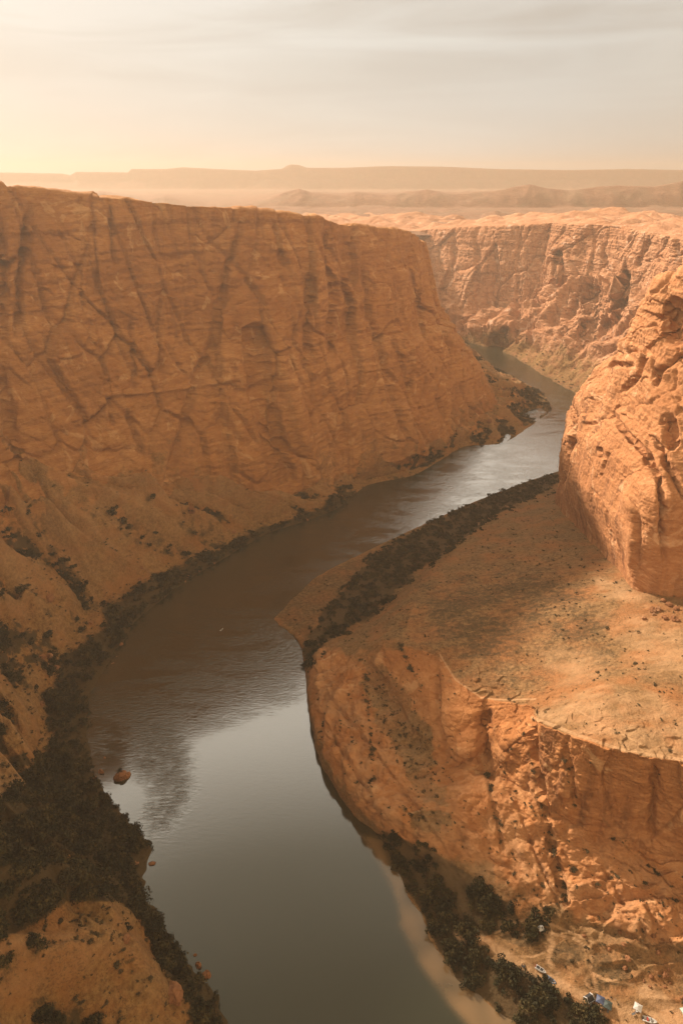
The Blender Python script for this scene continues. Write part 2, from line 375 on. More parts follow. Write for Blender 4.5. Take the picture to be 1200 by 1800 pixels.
CAMP_VEG = [(655, 1462), (700, 1470), (760, 1492), (800, 1520), (850, 1555), (890, 1585), (915, 1620), (900, 1640), (830, 1650), (870, 1690), (930, 1700), (975, 1740), (1050, 1790), (1100, 1850), (900, 1850),
            (860, 1764), (800, 1728), (770, 1668), (745, 1612), (695, 1535)]
CAMP_OVALS = [(925, 1640, 48, 26), (995, 1678, 34, 23), (1052, 1692, 24, 22), (1046, 1728, 24, 15), (955, 1612, 28, 9), (1085, 1712, 20, 22)]
MID_VEG = [(625, 1150), (680, 1170), (720, 1215), (765, 1300), (772, 1405), (735, 1405), (690, 1320), (655, 1260), (635, 1200)]
MID_VEG2 = [(705, 1418), (790, 1425), (810, 1465), (760, 1470), (715, 1455)]
SHRUB_LINES = [[(855, 1365), (868, 1430), (885, 1500)], [(928, 1320), (945, 1395), (968, 1480), (1000, 1620)], [(640, 1180), (650, 1290), (655, 1420)], [(560, 1300), (575, 1240)], [(700, 1130), (740, 1210)],
               [(880, 1590), (950, 1560), (1010, 1530)], [(1060, 1440), (1110, 1500), (1180, 1560)], [(985, 1320), (1010, 1420)]]
PLATEAU_DARK = [(700, 1090), (740, 1000), (860, 985), (960, 960), (1060, 1040), (1100, 1130), (1080, 1200), (960, 1160), (900, 1235), (830, 1225), (760, 1160)]  # dark scrub, deepened to paint in cloud shade on the plateau
TRAILS = [([(772, 1150), (800, 1195), (845, 1226), (900, 1231), (940, 1228)], 1.7), ([(805, 1640), (850, 1655), (905, 1690), (960, 1715), (1010, 1745), (1060, 1765), (1200, 1800)], 11),
          ([(960, 1640), (972, 1660), (962, 1690), (980, 1710)], 5), ([(960, 1640), (1010, 1650), (1040, 1672), (1036, 1708), (1060, 1720), (1110, 1730)], 3), ([(1036, 1708), (1026, 1725), (1040, 1740)], 2.2), ([(1040, 1710), (1048, 1745)], 2.2),
          ([(905, 1680), (935, 1682), (962, 1672)], 2.2), ([(870, 1640), (905, 1622), (935, 1612), (975, 1628), (1040, 1655)], 3), ([(715, 1430), (760, 1420), (790, 1412)], 2), ([(740, 1460), (765, 1468), (800, 1462)], 2),
          ([(1060, 1765), (1130, 1800), (1200, 1830)], 20), ([(1130, 1740), (1200, 1790)], 16), ([(935, 1262), (1010, 1290), (1090, 1318), (1200, 1336)], 3.5), ([(1000, 1240), (1060, 1275), (1130, 1310)], 1.6)]

# ------------------------------------------------------------------ left canyon wall
def build_left():
    st = [
     # S, B, F, R
     (W(10, 40), W(-15, 35, 6), W(-170, 20, 110), W(-235, 0, 292)),
     (W(-25, 110), W(-45, 105, 6), W(-200, 90, 115), W(-262, 80, 294)),
     (P(405, 1800), P(345, 1790, 6), W(-225, 165, 118), W(-285, 160, 294)),
     (P(320, 1680), P(280, 1680, 6), W(-240, 225, 120), W(-300, 225, 295)),
     (P(252, 1580), P(215, 1572, 7), W(-252, 280, 122), W(-312, 285, 296)),
     (P(262, 1480), P(170, 1470, 6), W(-262, 325, 122), W(-322, 335, 296)),
     (P(168, 1375), P(75, 1350, 6), W(-270, 365, 122), W(-330, 380, 296)),
     (P(152, 1240), P(85, 1230, 6), W(-275, 400, 120), W(-335, 420, 296)),
     (P(200, 1152), P(120, 1140, 6), W(-270, 430, 116), W(-330, 460, 295)),
     (P(248, 1085), P(180, 1060, 6), W(-255, 455, 112), W(-300, 510, 291)),
     (P(330, 1020), P(270, 1010, 6), P(30, 815, 108), Q(0, 329, 548)),
     (P(400, 978), P(360, 962, 6), P(130, 838, 88), Q(130, 345, 585)),
     (P(470, 938), P(445, 925, 5), P(220, 848, 72), Q(230, 352, 602)),
     (P(540, 915), P(528, 905, 4), P(330, 858, 52), Q(310, 360, 622)),
     (P(595, 893), P(588, 884, 4), P(450, 860, 32), Q(430, 370, 655)),
     (P(645, 853), P(638, 846, 4), P(575, 852, 14), Q(540, 381, 698)),
     (P(725, 836), P(715, 828, 3), P(655, 822, 16), Q(572, 389, 728)),
     (P(765, 814), P(760, 806, 3), P(728, 797, 18), Q(630, 398, 775)),
     (P(815, 785), P(815, 778, 3), P(795, 762, 18), Q(690, 404, 818)),
     (P(885, 779), P(880, 765, 3), P(845, 730, 16), Q(725, 412, 852)),
     (P(930, 750), P(922, 735, 3), P(866, 708, 20), Q(741, 425, 888)),
     (P(968, 720), P(950, 708, 4), P(862, 685, 32), Q(743, 428, 915)),
     (P(950, 690), P(930, 682, 6), W(192, 935, 48), Q(738, 427, 960)),
     (P(870, 647), P(858, 643, 6), W(188, 1020, 55), W(95, 1040, 217)),
     (P(822, 608), P(812, 604, 6), W(176, 1130, 50), W(80, 1150, 212)),
     (W(150, 1410), W(140, 1395, 6), W(90, 1270, 45), W(20, 1250, 210)),
     (W(-200, 1450), W(-200, 1430, 6), W(-210, 1330, 45), W(-220, 1280, 210))]
    S = np.array([s[0] for s in st]); B = np.array([s[1] for s in st]); F = np.array([s[2] for s in st]); R = np.array([s[3] for s in st])
    U = S + (S-B)*.8; U[:, 2] = -7
    T = B*.52 + F*.48; T[:, 2] -= .06*(F[:, 2]-B[:, 2])
    M = F + (R-F)*.62; M[:, 2] = F[:, 2] + (R[:, 2]-F[:, 2])*.48
    M2 = F + (R-F)*.76; M2[:, 2] = F[:, 2] + (R[:, 2]-F[:, 2])*.53
    back = np.array((-.93, .37, 0))
    R2 = R + back*30; R2[:, 2] += .3
    X = R + back*650; X[:, 2] -= 55
    rails = [U, S, B, T, F, M, M2, R, R2, X]
    G, rc, us = loft(rails, 1150, [6, 34, 90, 90, 150, 24, 180, 26, 30], ref=3)
    tow = np.array((150., 350., 400.))
    n = sgn_out(G, normals(blur(G, 6)), tow)
    cw = rail_w(rc, [0, 0, 0, 0, .55, 1, 1, .6, .15, .3]); tw = rail_w(rc, [0, 0, .25, 1, .35, 0, 0, 0, 0, 0])
    nh = n.copy(); nh[..., 2] *= .08; nh /= np.linalg.norm(nh, axis=-1, keepdims=True)
    # rim line broken by steps
    G0 = G.copy()
    G = G + nh*(cw*cliff_relief(G, 1.0, 11))[..., None]
    # talus fans: long spurs running down to the river
    uu = np.broadcast_to(us[:, None], G.shape[:2]); rr = np.broadcast_to(rc[None, :], G.shape[:2])
    ph = np.stack([uu*1.05 + .5*noise(G0/60, 31), rr*.32, rr*0+5.2], -1)
    sp = (1-np.abs(noise(ph, 33))*2.8); sp2 = (1-np.abs(noise(ph*np.array((2.3, 1.2, 1)), 34))*2.8)
    near = smooth(5, 9, uu)*.2+.8
    h = tw*(15*(sp-.35)*near + 8*(sp2-.3) + 2.2*fbm(G0/14, 4, 35)) + rail_w(rc, [0, 0, 1, 1, 1, 0, 0, 0, 0, 0])*(.9*fbm(G0/3.5, 3, 36)+.0)
    # named spurs
    Up, Vp, _ = pix(G0); cn = np.zeros(Up.shape)
    for poly, w, a in [([(-60, 1015), (60, 1015), (125, 1075)], 26, 9), ([(-80, 1080), (60, 1085), (150, 1108)], 24, 8), ([(45, 825), (200, 905), (330, 962)], 20, 9), ([(30, 900), (160, 990), (255, 1020)], 18, 8),
                       ([(150, 835), (300, 925), (385, 945)], 17, 9), ([(-80, 1690), (60, 1650), (150, 1605), (215, 1640)], 48, 15), ([(-60, 1800), (110, 1740), (240, 1690), (280, 1760)], 46, 12),
                       ([(320, 865), (440, 895), (500, 905)], 12, 6), ([(40, 1300), (60, 1200)], 30, 4)]:
        d, par = seg_dist(Up, Vp, poly); cn = np.maximum(cn, np.exp(-(d/(w*.9))**2)); h = h + a*3.1*np.exp(-(d/w)**1.3)*tw.clip(0, 1)
    crest = np.maximum(cn, smooth(.1, .8, sp + .25*(sp2-.3))*.85); hol = smooth(.5, .12, crest)          # hollow floors: fallen rock and brush, toned darker to stand in for shade
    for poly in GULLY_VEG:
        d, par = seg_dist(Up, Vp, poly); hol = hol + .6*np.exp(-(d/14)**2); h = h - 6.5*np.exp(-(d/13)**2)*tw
    G[..., 2] += h
    # shoreline wobble
    sw = rail_w(rc, [.6, 1, .6, 0, 0, 0, 0, 0, 0, 0])
    wob = (3.0*noise(G0/16, 41)+1.8*noise(G0/5, 42)); G[..., 0] += sw*wob; G[..., 1] += sw*wob*.6
    n2 = sgn_out(G, normals(blur(G, 2)), tow); n2h = n2.copy(); n2h[..., 2] *= .4
    feats = [('g', [(430, 375), (400, 480), (378, 590), (345, 660), (325, 760), (288, 860)], 7, 8), ('e', [(448, 590), (462, 700), (500, 840)], 20, 9), ('r', [(475, 560), (510, 680), (560, 850)], 14, 6),
             ('g', [(55, 365), (38, 480), (30, 595)], 6, 9), ('g', [(4, 380), (8, 600)], 9, 9), ('g', [(190, 355), (206, 470)], 4, 6), ('g', [(165, 380), (172, 510)], 3.5, 5),
             ('g', [(232, 560), (236, 690)], 4, 5), ('g', [(175, 600), (186, 690), (202, 755)], 4, 6), ('r', [(180, 640), (195, 740)], 8, 4), ('g', [(545, 480), (538, 660)], 7, 8), ('g', [(574, 395), (588, 520), (580, 640)], 7, 9),
             ('g', [(480, 390), (497, 470)], 4, 5), ('g', [(640, 450), (652, 560), (692, 700), (722, 790)], 6, 8), ('g', [(604, 420), (612, 600)], 6, 6), ('g', [(690, 590), (722, 690)], 5, 6), ('g', [(765, 690), (785, 752)], 5, 6),
             ('g', [(0, 640), (20, 760), (40, 810)], 9, 8), ('r', [(170, 694), (300, 686), (420, 664)], 5, 4), ('g', [(225, 720), (250, 800)], 4, 6), ('g', [(400, 700), (460, 790)], 3, 4), ('g', [(290, 600), (330, 665)], 3, 4),
             ('g', [(715, 430), (735, 520), (745, 600)], 5, 6), ('g', [(100, 400), (140, 470), (150, 560)], 3, 3)]
    Gc = carve(G, n2h, [(k, p_, w, d*1.0) for k, p_, w, d in feats])
    cm = cw > .3
    G = np.where(cm[..., None], Gc, G)
    G = G + n2*(cw*.7*fbm(G/2.6, 3, 61))[..., None]
    U_, V_, _ = pix(G)
    soil = rail_w(rc, [1, 1, 1, 1, .55, 0, 0, 0, .15, .5])*np.ones(U_.shape); nn = noise(G/25, 71)*14; n3 = noise(G/7, 72)
    veg = poly_soft(U_+nn, V_+nn, LEFT_VEG, 10)
    for poly in GULLY_VEG:
        d, par = seg_dist(U_+nn, V_+nn, poly); veg = np.maximum(veg, .7*np.exp(-(d/(9+8*noise(G/30, 74)))**2)*(n3+.55).clip(0, 1))
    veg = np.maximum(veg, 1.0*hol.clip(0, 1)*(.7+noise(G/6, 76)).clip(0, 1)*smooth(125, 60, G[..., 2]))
    veg = veg*rail_w(rc, [1, 1, 1, 1, .4, 0, 0, 0, 0, 0])
    # fallen rock in hollows of the fans; its dark tone also paints shade
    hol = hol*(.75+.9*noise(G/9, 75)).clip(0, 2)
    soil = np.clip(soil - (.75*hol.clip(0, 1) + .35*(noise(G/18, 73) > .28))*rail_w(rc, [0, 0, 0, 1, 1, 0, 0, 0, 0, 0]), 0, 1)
    light = .30*smooth(.45, .85, crest)*tw.clip(0, 1)*(.8+.6*noise(G/8, 77)).clip(0, 1)*(1-veg)  # pale grassy crests, lightened further to paint in missing raking light
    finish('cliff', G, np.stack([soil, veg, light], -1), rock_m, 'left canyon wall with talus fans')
build_left()

# ------------------------------------------------------------------ far canyon wall across the bend
def build_far_wall():
    st = [
     (W(-320, 1620), W(-320, 1640, 12), W(-320, 1660, 60), W(-300, 1740, 197)),
     (W(-60, 1570), W(-58, 1585, 12), W(-50, 1605, 60), W(-20, 1700, 197)),
     (W(90, 1530), W(95, 1545, 10), W(105, 1565, 60), Q(715, 406, 1665)),
     (W(190, 1475), W(196, 1488, 10), W(208, 1505, 60), Q(775, 401, 1590)),
     (P(808, 598), Q(812, 590, 1410), Q(822, 560, 1432), Q(838, 398, 1520)),
     (P(836, 606), Q(850, 575, 1365), Q(872, 548, 1425), Q(890, 396, 1475)),
     (P(868, 613), Q(885, 568, 1335), Q(905, 540, 1395), Q(935, 394, 1435)),
     (P(905, 628), Q(925, 585, 1290), Q(955, 520, 1372), Q(968, 392, 1405)),
     (P(935, 647), Q(960, 595, 1235), Q(985, 492, 1330), Q(972, 392, 1385)),
     (P(958, 662), Q(1000, 602, 1180), Q(1028, 488, 1280), Q(1030, 394, 1322)),
     (P(990, 680), Q(1040, 615, 1120), Q(1075, 500, 1200), Q(1095, 399, 1240)),
     (P(1035, 703), Q(1085, 635, 1050), Q(1130, 515, 1110), Q(1150, 409, 1150)),
     (P(1100, 740), Q(1145, 665, 960), Q(1190, 535, 1010), Q(1205, 424, 1040)),
     (P(1200, 800), Q(1265, 700, 840), Q(1300, 560, 890), Q(1320, 455, 920)),
     (W(560, 560), W(600, 570, 30), W(650, 580, 130), W(690, 590, 240))]
    S, T, K, R = (np.array([s[i] for s in st]) for i in range(4))
    U = S.copy(); U[:, :2] -= np.array((.55, 0)) * 12; U[:, 1] -= 10; U[:, 2] = -7
    B = S*.8 + T*.2; B[:, 2] = 5
    K2 = K*.9+R*.1; K2[:, 2] = K[:, 2]*.97+R[:, 2]*.03
    R2 = R + np.array((.5, .87, 0))*60; R2[:, 2] += 3
    X = R + np.array((.5, .87, 0))*420; X[:, 2] += 4
    G, rc, us = loft([U, S, B, T, K, K2, R, R2, X], 800, [4, 16, 60, 130, 10, 150, 30, 40], ref=2)
    tow = np.array((-100., 500., 400.))
    n = sgn_out(G, normals(blur(G, 6)), tow); nh = n.copy(); nh[..., 2] *= .1
    cw = rail_w(rc, [0, 0, 0, .3, .8, 1, 1, .1, .1]); dw = rail_w(rc, [0, 0, .2, 1, 1, .2, 0, 0, 0])
    G0 = G.copy()
    G = G + nh*(cw*cliff_relief(G, 1.25, 131))[..., None] + n*(dw*(dome_relief(G, 141, 48, 15)))[..., None]
    # fins and clefts on the slickrock apron
    ph = np.stack([G0[..., 0]/44+G0[..., 2]/120, G0[..., 1]/44, G0[..., 2]/260], -1)
    G = G + n*(dw*10*(1-np.abs(noise(ph, 151))*3.2).clip(-1, 1))[..., None]
    G[..., 2] += rail_w(rc, [0, 0, 0, 0, 0, 0, 0, 1, 1])*(7*np.abs(noise(G/60, 155))*2.2-2 + 3*fbm(G/24, 3, 156))
    G[..., 2] += rail_w(rc, [0, 0, 1, .5, 0, 0, 0, 0, 0])*1.6*fbm(G/9, 3, 157)
    n2 = sgn_out(G, normals(blur(G, 2)), tow)
    G = carve(G, n2, [('g', [(1098, 475), (1088, 533), (1066, 578)], 9, 26), ('e', [(1042, 515), (1034, 585)], 14, 16), ('g', [(1022, 512), (998, 558)], 4, 10), ('e', [(981, 450), (978, 478)], 9, 18), ('e', [(885, 592), (875, 600)], 16, 22),
                      ('g', [(905, 575), (912, 598)], 5, 10), ('g', [(1060, 420), (1065, 480)], 4, 8), ('g', [(1140, 420), (1118, 470)], 4, 8), ('g', [(800, 420), (790, 480), (772, 520)], 5, 10), ('g', [(842, 430), (838, 540)], 4, 6)])
    wob = rail_w(rc, [.6, 1, .5, 0, 0, 0, 0, 0, 0])*(5*noise(G0/28, 161)+2.5*noise(G0/9, 162)); G[..., 0] += wob; G[..., 1] -= wob*.5
    G = G + n2*(cw*1.0*fbm(G/4.5, 3, 163))[..., None]
    soil = rail_w(rc, [1, 1, .95, .3, 0, 0, 0, .25, .4])*np.ones(G.shape[:2])
    veg = rail_w(rc, [.5, .5, .35, 0, 0, 0, 0, 0, 0])*np.ones(G.shape[:2])
    finish('cliff', G, np.stack([soil, veg, soil*0], -1), far_m, 'far canyon wall beyond the bend')
build_far_wall()

# ------------------------------------------------------------------ peninsula inside the bend
def build_peninsula():
    st = [
     # S, B, A (apron), F (cliff foot), R (rim), M, E
     (P(1030, 812), P(1010, 850, 4), P(1005, 865, 7), P(1000, 872, 9), P(1000, 878, 12), P(1005, 884, 22), P(1030, 890, 24)),
     (P(930, 845), P(905, 885, 5), P(898, 891, 7), P(890, 896, 9), P(882, 905, 14), P(960, 905, 24), P(1040, 915, 34)),
     (P(850, 875), P(840, 922, 5), P(832, 928, 8), P(828, 934, 11), P(830, 944, 18), P(940, 945, 32), P(1060, 955, 44)),
     (P(765, 912), P(785, 968, 5), P(778, 978, 9), P(770, 988, 14), P(766, 1002, 25), P(920, 1000, 42), P(1090, 1000, 60)),
     (P(658, 962), P(722, 1022, 6), P(714, 1032, 11), P(708, 1042, 20), P(728, 1062, 40), P(900, 1060, 50), P(1115, 1038, 68)),
     (P(560, 1012), P(656, 1086, 6), P(648, 1095, 13), P(662, 1102, 26), P(712, 1108, 42), P(880, 1105, 51), P(1125, 1048, 70)),
     (P(486, 1085), P(575, 1126, 6), P(572, 1132, 12), P(640, 1138, 30), P(705, 1130, 44), P(900, 1145, 53), P(1135, 1060, 70)),
     (P(530, 1140), P(548, 1160, 6), P(556, 1165, 15), P(665, 1190, 28), P(765, 1155, 48), P(930, 1160, 55), P(1150, 1068, 71)),
     (P(541, 1235), P(543, 1225, 8), P(562, 1225, 16), P(720, 1290, 27), P(815, 1212, 50), P(960, 1175, 57), P(1170, 1078, 72)),
     (P(560, 1335), P(566, 1322, 10), P(590, 1315, 17), P(800, 1345, 27), P(880, 1236, 53), P(985, 1192, 60), P(1190, 1090, 73)),
     (P(618, 1428), P(624, 1412, 9), P(650, 1400, 17), P(868, 1360, 29), P(930, 1242, 58), P(1005, 1205, 66), P(1220, 1105, 75)),
     (P(668, 1472), P(676, 1462, 7), P(720, 1450, 16), P(935, 1395, 33), P(950, 1275, 70), P(1050, 1222, 76), P(1250, 1130, 77)),
     (P(700, 1537), P(790, 1538, 5), P(840, 1500, 16), P(1000, 1440, 31), P(1030, 1303, 79), P(1100, 1240, 79), P(1300, 1160, 79)),
     (P(752, 1640), P(900, 1612, 5), P(945, 1560, 15), P(1100, 1480, 28), P(1120, 1328, 82), P(1180, 1270, 81), P(1400, 1200, 80)),
     (P(805, 1727), P(1020, 1652, 6), P(1060, 1610, 14), P(1210, 1520, 26), P(1230, 1350, 84), P(1300, 1300, 82), P(1500, 1240, 82)),
     (P(880, 1780), P(1180, 1700, 7), P(1220, 1650, 15), P(1380, 1570, 26), P(1360, 1390, 84), P(1420, 1340, 84), P(1700, 1300, 84)),
     (P(990, 1860), P(1400, 1760, 8), P(1450, 1700, 16), P(1600, 1640, 28), P(1600, 1440, 84), P(1700, 1390, 84), P(1950, 1350, 84))]
    S, B, A, F, R, M, E = (np.array([s[i] for s in st]) for i in range(7))
    S[:, 2] = 0
    U = S + (S-B)*.25; U[:, 2] = -7
    U[7:12] = S[7:12] + (S[7:12]-A[7:12])*np.array((.05, .05, 0)) ; U[:, 2] = -9
    FR = F*.45+R*.55; FR[:, 2] = F[:, 2]*.3+R[:, 2]*.7     # steep upper face
    FR = F+(R-F)*.5; FR[:, 2] = F[:, 2]*.4+R[:, 2]*.6
    R1 = R*.93+M*.07
    X = E + np.array((120., 40., 0)); 
    G, rc, us = loft([U, S, B, A, F, FR, R, R1, M, E, X], 1300, [6, 70, 30, 190, 50, 70, 20, 120, 90, 12], ref=3)
    tow = np.array((0., 300., 900.)); n = sgn_out(G, normals(blur(G, 5)), tow)
    nh = n.copy(); nh[..., 2] *= .1
    uu = np.broadcast_to(us[:, None], G.shape[:2])
    front = smooth(5.5, 7.2, uu)                  # rocky side; the back side is a low terrace
    steep = smooth(4, 6, uu)*.7+.3
    G0 = G.copy()
    dwr = rail_w(rc, [0, 0, .2, 1, .55, .2, 0, 0, 0, 0, 0]); cwr = rail_w(rc, [0, 0, 0, .1, .6, 1, .6, .15, 0, 0, 0]); fw = rail_w(rc, [0, 0, 0, 0, 0, 0, .3, 1, 1, 1, 1])
    rocks = smooth(6.3, 7.4, uu)*(1-smooth(11, 12.2, uu))
    zz = G0[..., 2] + 5*noise(G0/40, 212)
    G = G + n*(dwr*front*(dome_relief(G0, 211, 34, 3.0) + dome_relief(G0*np.array((1, 1, 1.4)), 213, 11, 2.6) + 1.1*noise(np.stack([zz*0, zz*0+.5, zz/2.6], -1), 214)))[..., None]
    # straight joints that cut the slickrock into ribs
    jt = -1.6*np.exp(-(noise(np.stack([G0[..., 0]/34+G0[..., 1]/80, G0[..., 1]/150, G0[..., 2]/150], -1), 216)/.03)**2)
    G = G + n*(dwr*front*jt*1.3)[..., None]
    w = cliff_relief(G*1.9, 1.0, 231)*.22
    G = G + nh*(cwr*steep*w)[..., None]
    f1, f2, val = cells((G0+6*noise(G0/9, 3)[..., None])/np.array((7., 7., 5.)), 241)
    G[..., 2] += fw*(1.4*fbm(G0/38, 4, 221)+.18*fbm(G0/3, 3, 222)) 
    G[..., 2] += rail_w(rc, [0, 0, 0, 0, 0, 0, 1, .7, 0, 0, 0])*front*(val*1.5-.5)
    G[..., 2] += rail_w(rc, [0, 0, .6, .8, .6, .3, 0, 0, 0, 0, 0])*(.5*fbm(G0/4, 3, 223)) + rail_w(rc, [0, .1, 1, .2, 0, 0, 0, 0, 0, 0, 0])*.8*fbm(G0/14, 3, 224)
    # rubble and low ridges at the near right end
    rb = smooth(12.6, 14.2, uu)*rail_w(rc, [0, 0, .5, 1, .6, .2, 0, 0, 0, 0, 0])
    G[..., 2] += rb*(2.6*(1-np.abs(noise(G0/np.array((16., 7., 9.)), 225))*2.6) + 1.2*fbm(G0/5, 3, 226))
    n2 = sgn_out(G, normals(blur(G, 2)), tow); n2h = n2.copy(); n2h[..., 2] *= .5
    G = carve(G, n2h, [('g', [(930, 1245), (936, 1330), (968, 1480), (1000, 1620)], 7, 5), ('g', [(848, 1240), (850, 1300), (850, 1345)], 10, 9), ('g', [(855, 1365), (885, 1500)], 5, 3), ('r', [(805, 1240), (800, 1290), (830, 1330)], 26, 6), ('g', [(765, 1160), (768, 1250), (790, 1320)], 6, 4),
                       ('r', [(900, 1270), (885, 1340)], 18, 5), ('g', [(640, 1170), (700, 1260), (735, 1320)], 12, 5), ('g', [(560, 1330), (568, 1260), (580, 1190)], 4, 2.5), ('e', [(690, 1500), (780, 1560), (860, 1600)], 3, 0), ('g', [(1000, 1620), (1080, 1640), (1200, 1680)], 6, 3),
                       ('g', [(690, 1470), (745, 1520)], 5, 2.5), ('g', [(990, 1310), (1010, 1420)], 6, 3), ('g', [(1150, 1340), (1140, 1470)], 7, 4)])
    sw = rail_w(rc, [.6, 1, .4, 0, 0, 0, 0, 0, 0, 0, 0])*(1-.5*rocks)
    wob = sw*(2.6*noise(G0/15, 251)+1.5*noise(G0/5, 252)); G[..., 0] += wob*.7; G[..., 1] += wob*.5
    G = G + n2*((cwr+dwr*front).clip(0, 1)*.35*fbm(G/1.7, 3, 261))[..., None]
    U_, V_, _ = pix(G); nn = noise(G/16, 271)*9+noise(G/5, 272)*5
    soil_back = rail_w(rc, [1, 1, 1, .9, .8, .8, .9, 1, 1, 1, 1]); soil_front = rail_w(rc, [.7, .8, .5, .12, .28, .05, .35, .75, 1, 1, 1]); soil_camp = rail_w(rc, [1, 1, 1, .3, .3, 0, .3, .8, 1, 1, 1])
    camp = smooth(11.2, 12.3, uu)
    soil = soil_back*(1-front) + front*(soil_front*(1-camp)+soil_camp*camp)
    veg = np.maximum(.75*poly_soft(U_+nn*.9, V_+nn*.6, BACK_VEG, 8), .5*poly_soft(U_+nn*.3, V_+nn*.3, SEDGE, 4))
    veg = np.maximum(veg, .95*poly_soft(U_+nn, V_+nn, CAMP_VEG, 7)); veg = np.maximum(veg, .36*poly_soft(U_+nn*3.5, V_+nn*3.5, MID_VEG, 22)); veg = np.maximum(veg, .36*poly_soft(U_+nn*3, V_+nn*3, MID_VEG2, 14))
    for (x, y, a, b_) in CAMP_OVALS: veg = np.maximum(veg, .62*smooth(1.1, .85, np.hypot((U_+nn*.5-x)/a, (V_+nn*.5-y)/b_)))
    dk = poly_soft(U_+nn*2, V_+nn*2, PLATEAU_DARK, 55)*(.85+.35*noise(G/np.array((22., 14., 20.)), 273)+.35*noise(G/np.array((6., 4., 9.)), 274)); veg = np.maximum(veg, .62*dk.clip(0, 1)); veg = np.maximum(veg, .40*poly_soft(U_+nn*2, V_+nn*2, [(640, 1110), (700, 1040), (830, 950), (960, 890), (1010, 930), (1090, 1010), (1110, 1110), (1080, 1205), (940, 1240), (840, 1232), (760, 1165)], 18)*(.85+.5*noise(G/9, 276)))  # plateau scrub tone also carries the painted cloud shade
    for l in SHRUB_LINES:
        d, _ = seg_dist(U_+nn*.2, V_+nn*.2, l); veg = np.maximum(veg, .5*np.exp(-(d/4.5)**2))
    soil = np.maximum(soil, poly_soft(U_+nn*3, V_+nn*3, MID_VEG, 18)*.8); soil = np.maximum(soil, poly_soft(U_+nn*3, V_+nn*3, MID_VEG2, 12)*.8)
    light = np.zeros(U_.shape)
    for l, w_ in TRAILS:
        d, _ = seg_dist(U_+nn*(.12+.04*w_), V_+nn*(.12+.04*w_), l); light = np.maximum(light, .5*smooth(w_*1.15, w_*.55, d))
    light = np.maximum(light, .5*poly_soft(U_+nn, V_+nn, [(868, 1625), (885, 1608), (915, 1622), (890, 1642)], 3))
    pn = (.6+.8*noise(G/np.array((11., 5., 9.)), 275)).clip(0, 1)
    for pl, a_, w_ in (([(938, 1256), (1060, 1208), (1240, 1235), (1240, 1345), (1090, 1322), (1000, 1292)], .42, 8), ([(1060, 1090), (1130, 1075), (1240, 1110), (1240, 1200), (1130, 1180)], .36, 22), ([(950, 1150), (1020, 1135), (1075, 1160), (1050, 1190), (970, 1190)], .38, 16),
                       ([(1040, 1010), (1150, 1050), (1130, 1062), (1060, 1050)], .4, 8), ([(990, 1480), (1080, 1470), (1200, 1560), (1240, 1640), (1060, 1620)], .3, 22)):
        light = np.maximum(light, a_*pn*poly_soft(U_+nn*1.5, V_+nn*1.5, pl, w_))  # pale ledge rock, plus sunlit patches painted in as lighter ground
    apr = rail_w(rc, [0, 0, .2, 1, .45, 0, 0, 0, 0, 0, 0])*front
    light = np.maximum(light, .42*apr*(.55+1.0*noise(G0/12, 277)+.6*noise(G0/4, 278)).clip(0, 1))
    veg = np.maximum(veg, apr*.5*smooth(.15, .4, noise(G0/np.array((9., 16., 9.)), 279)))
    veg *= (1-light*.95)
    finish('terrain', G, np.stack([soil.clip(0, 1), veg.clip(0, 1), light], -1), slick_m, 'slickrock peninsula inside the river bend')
build_peninsula()

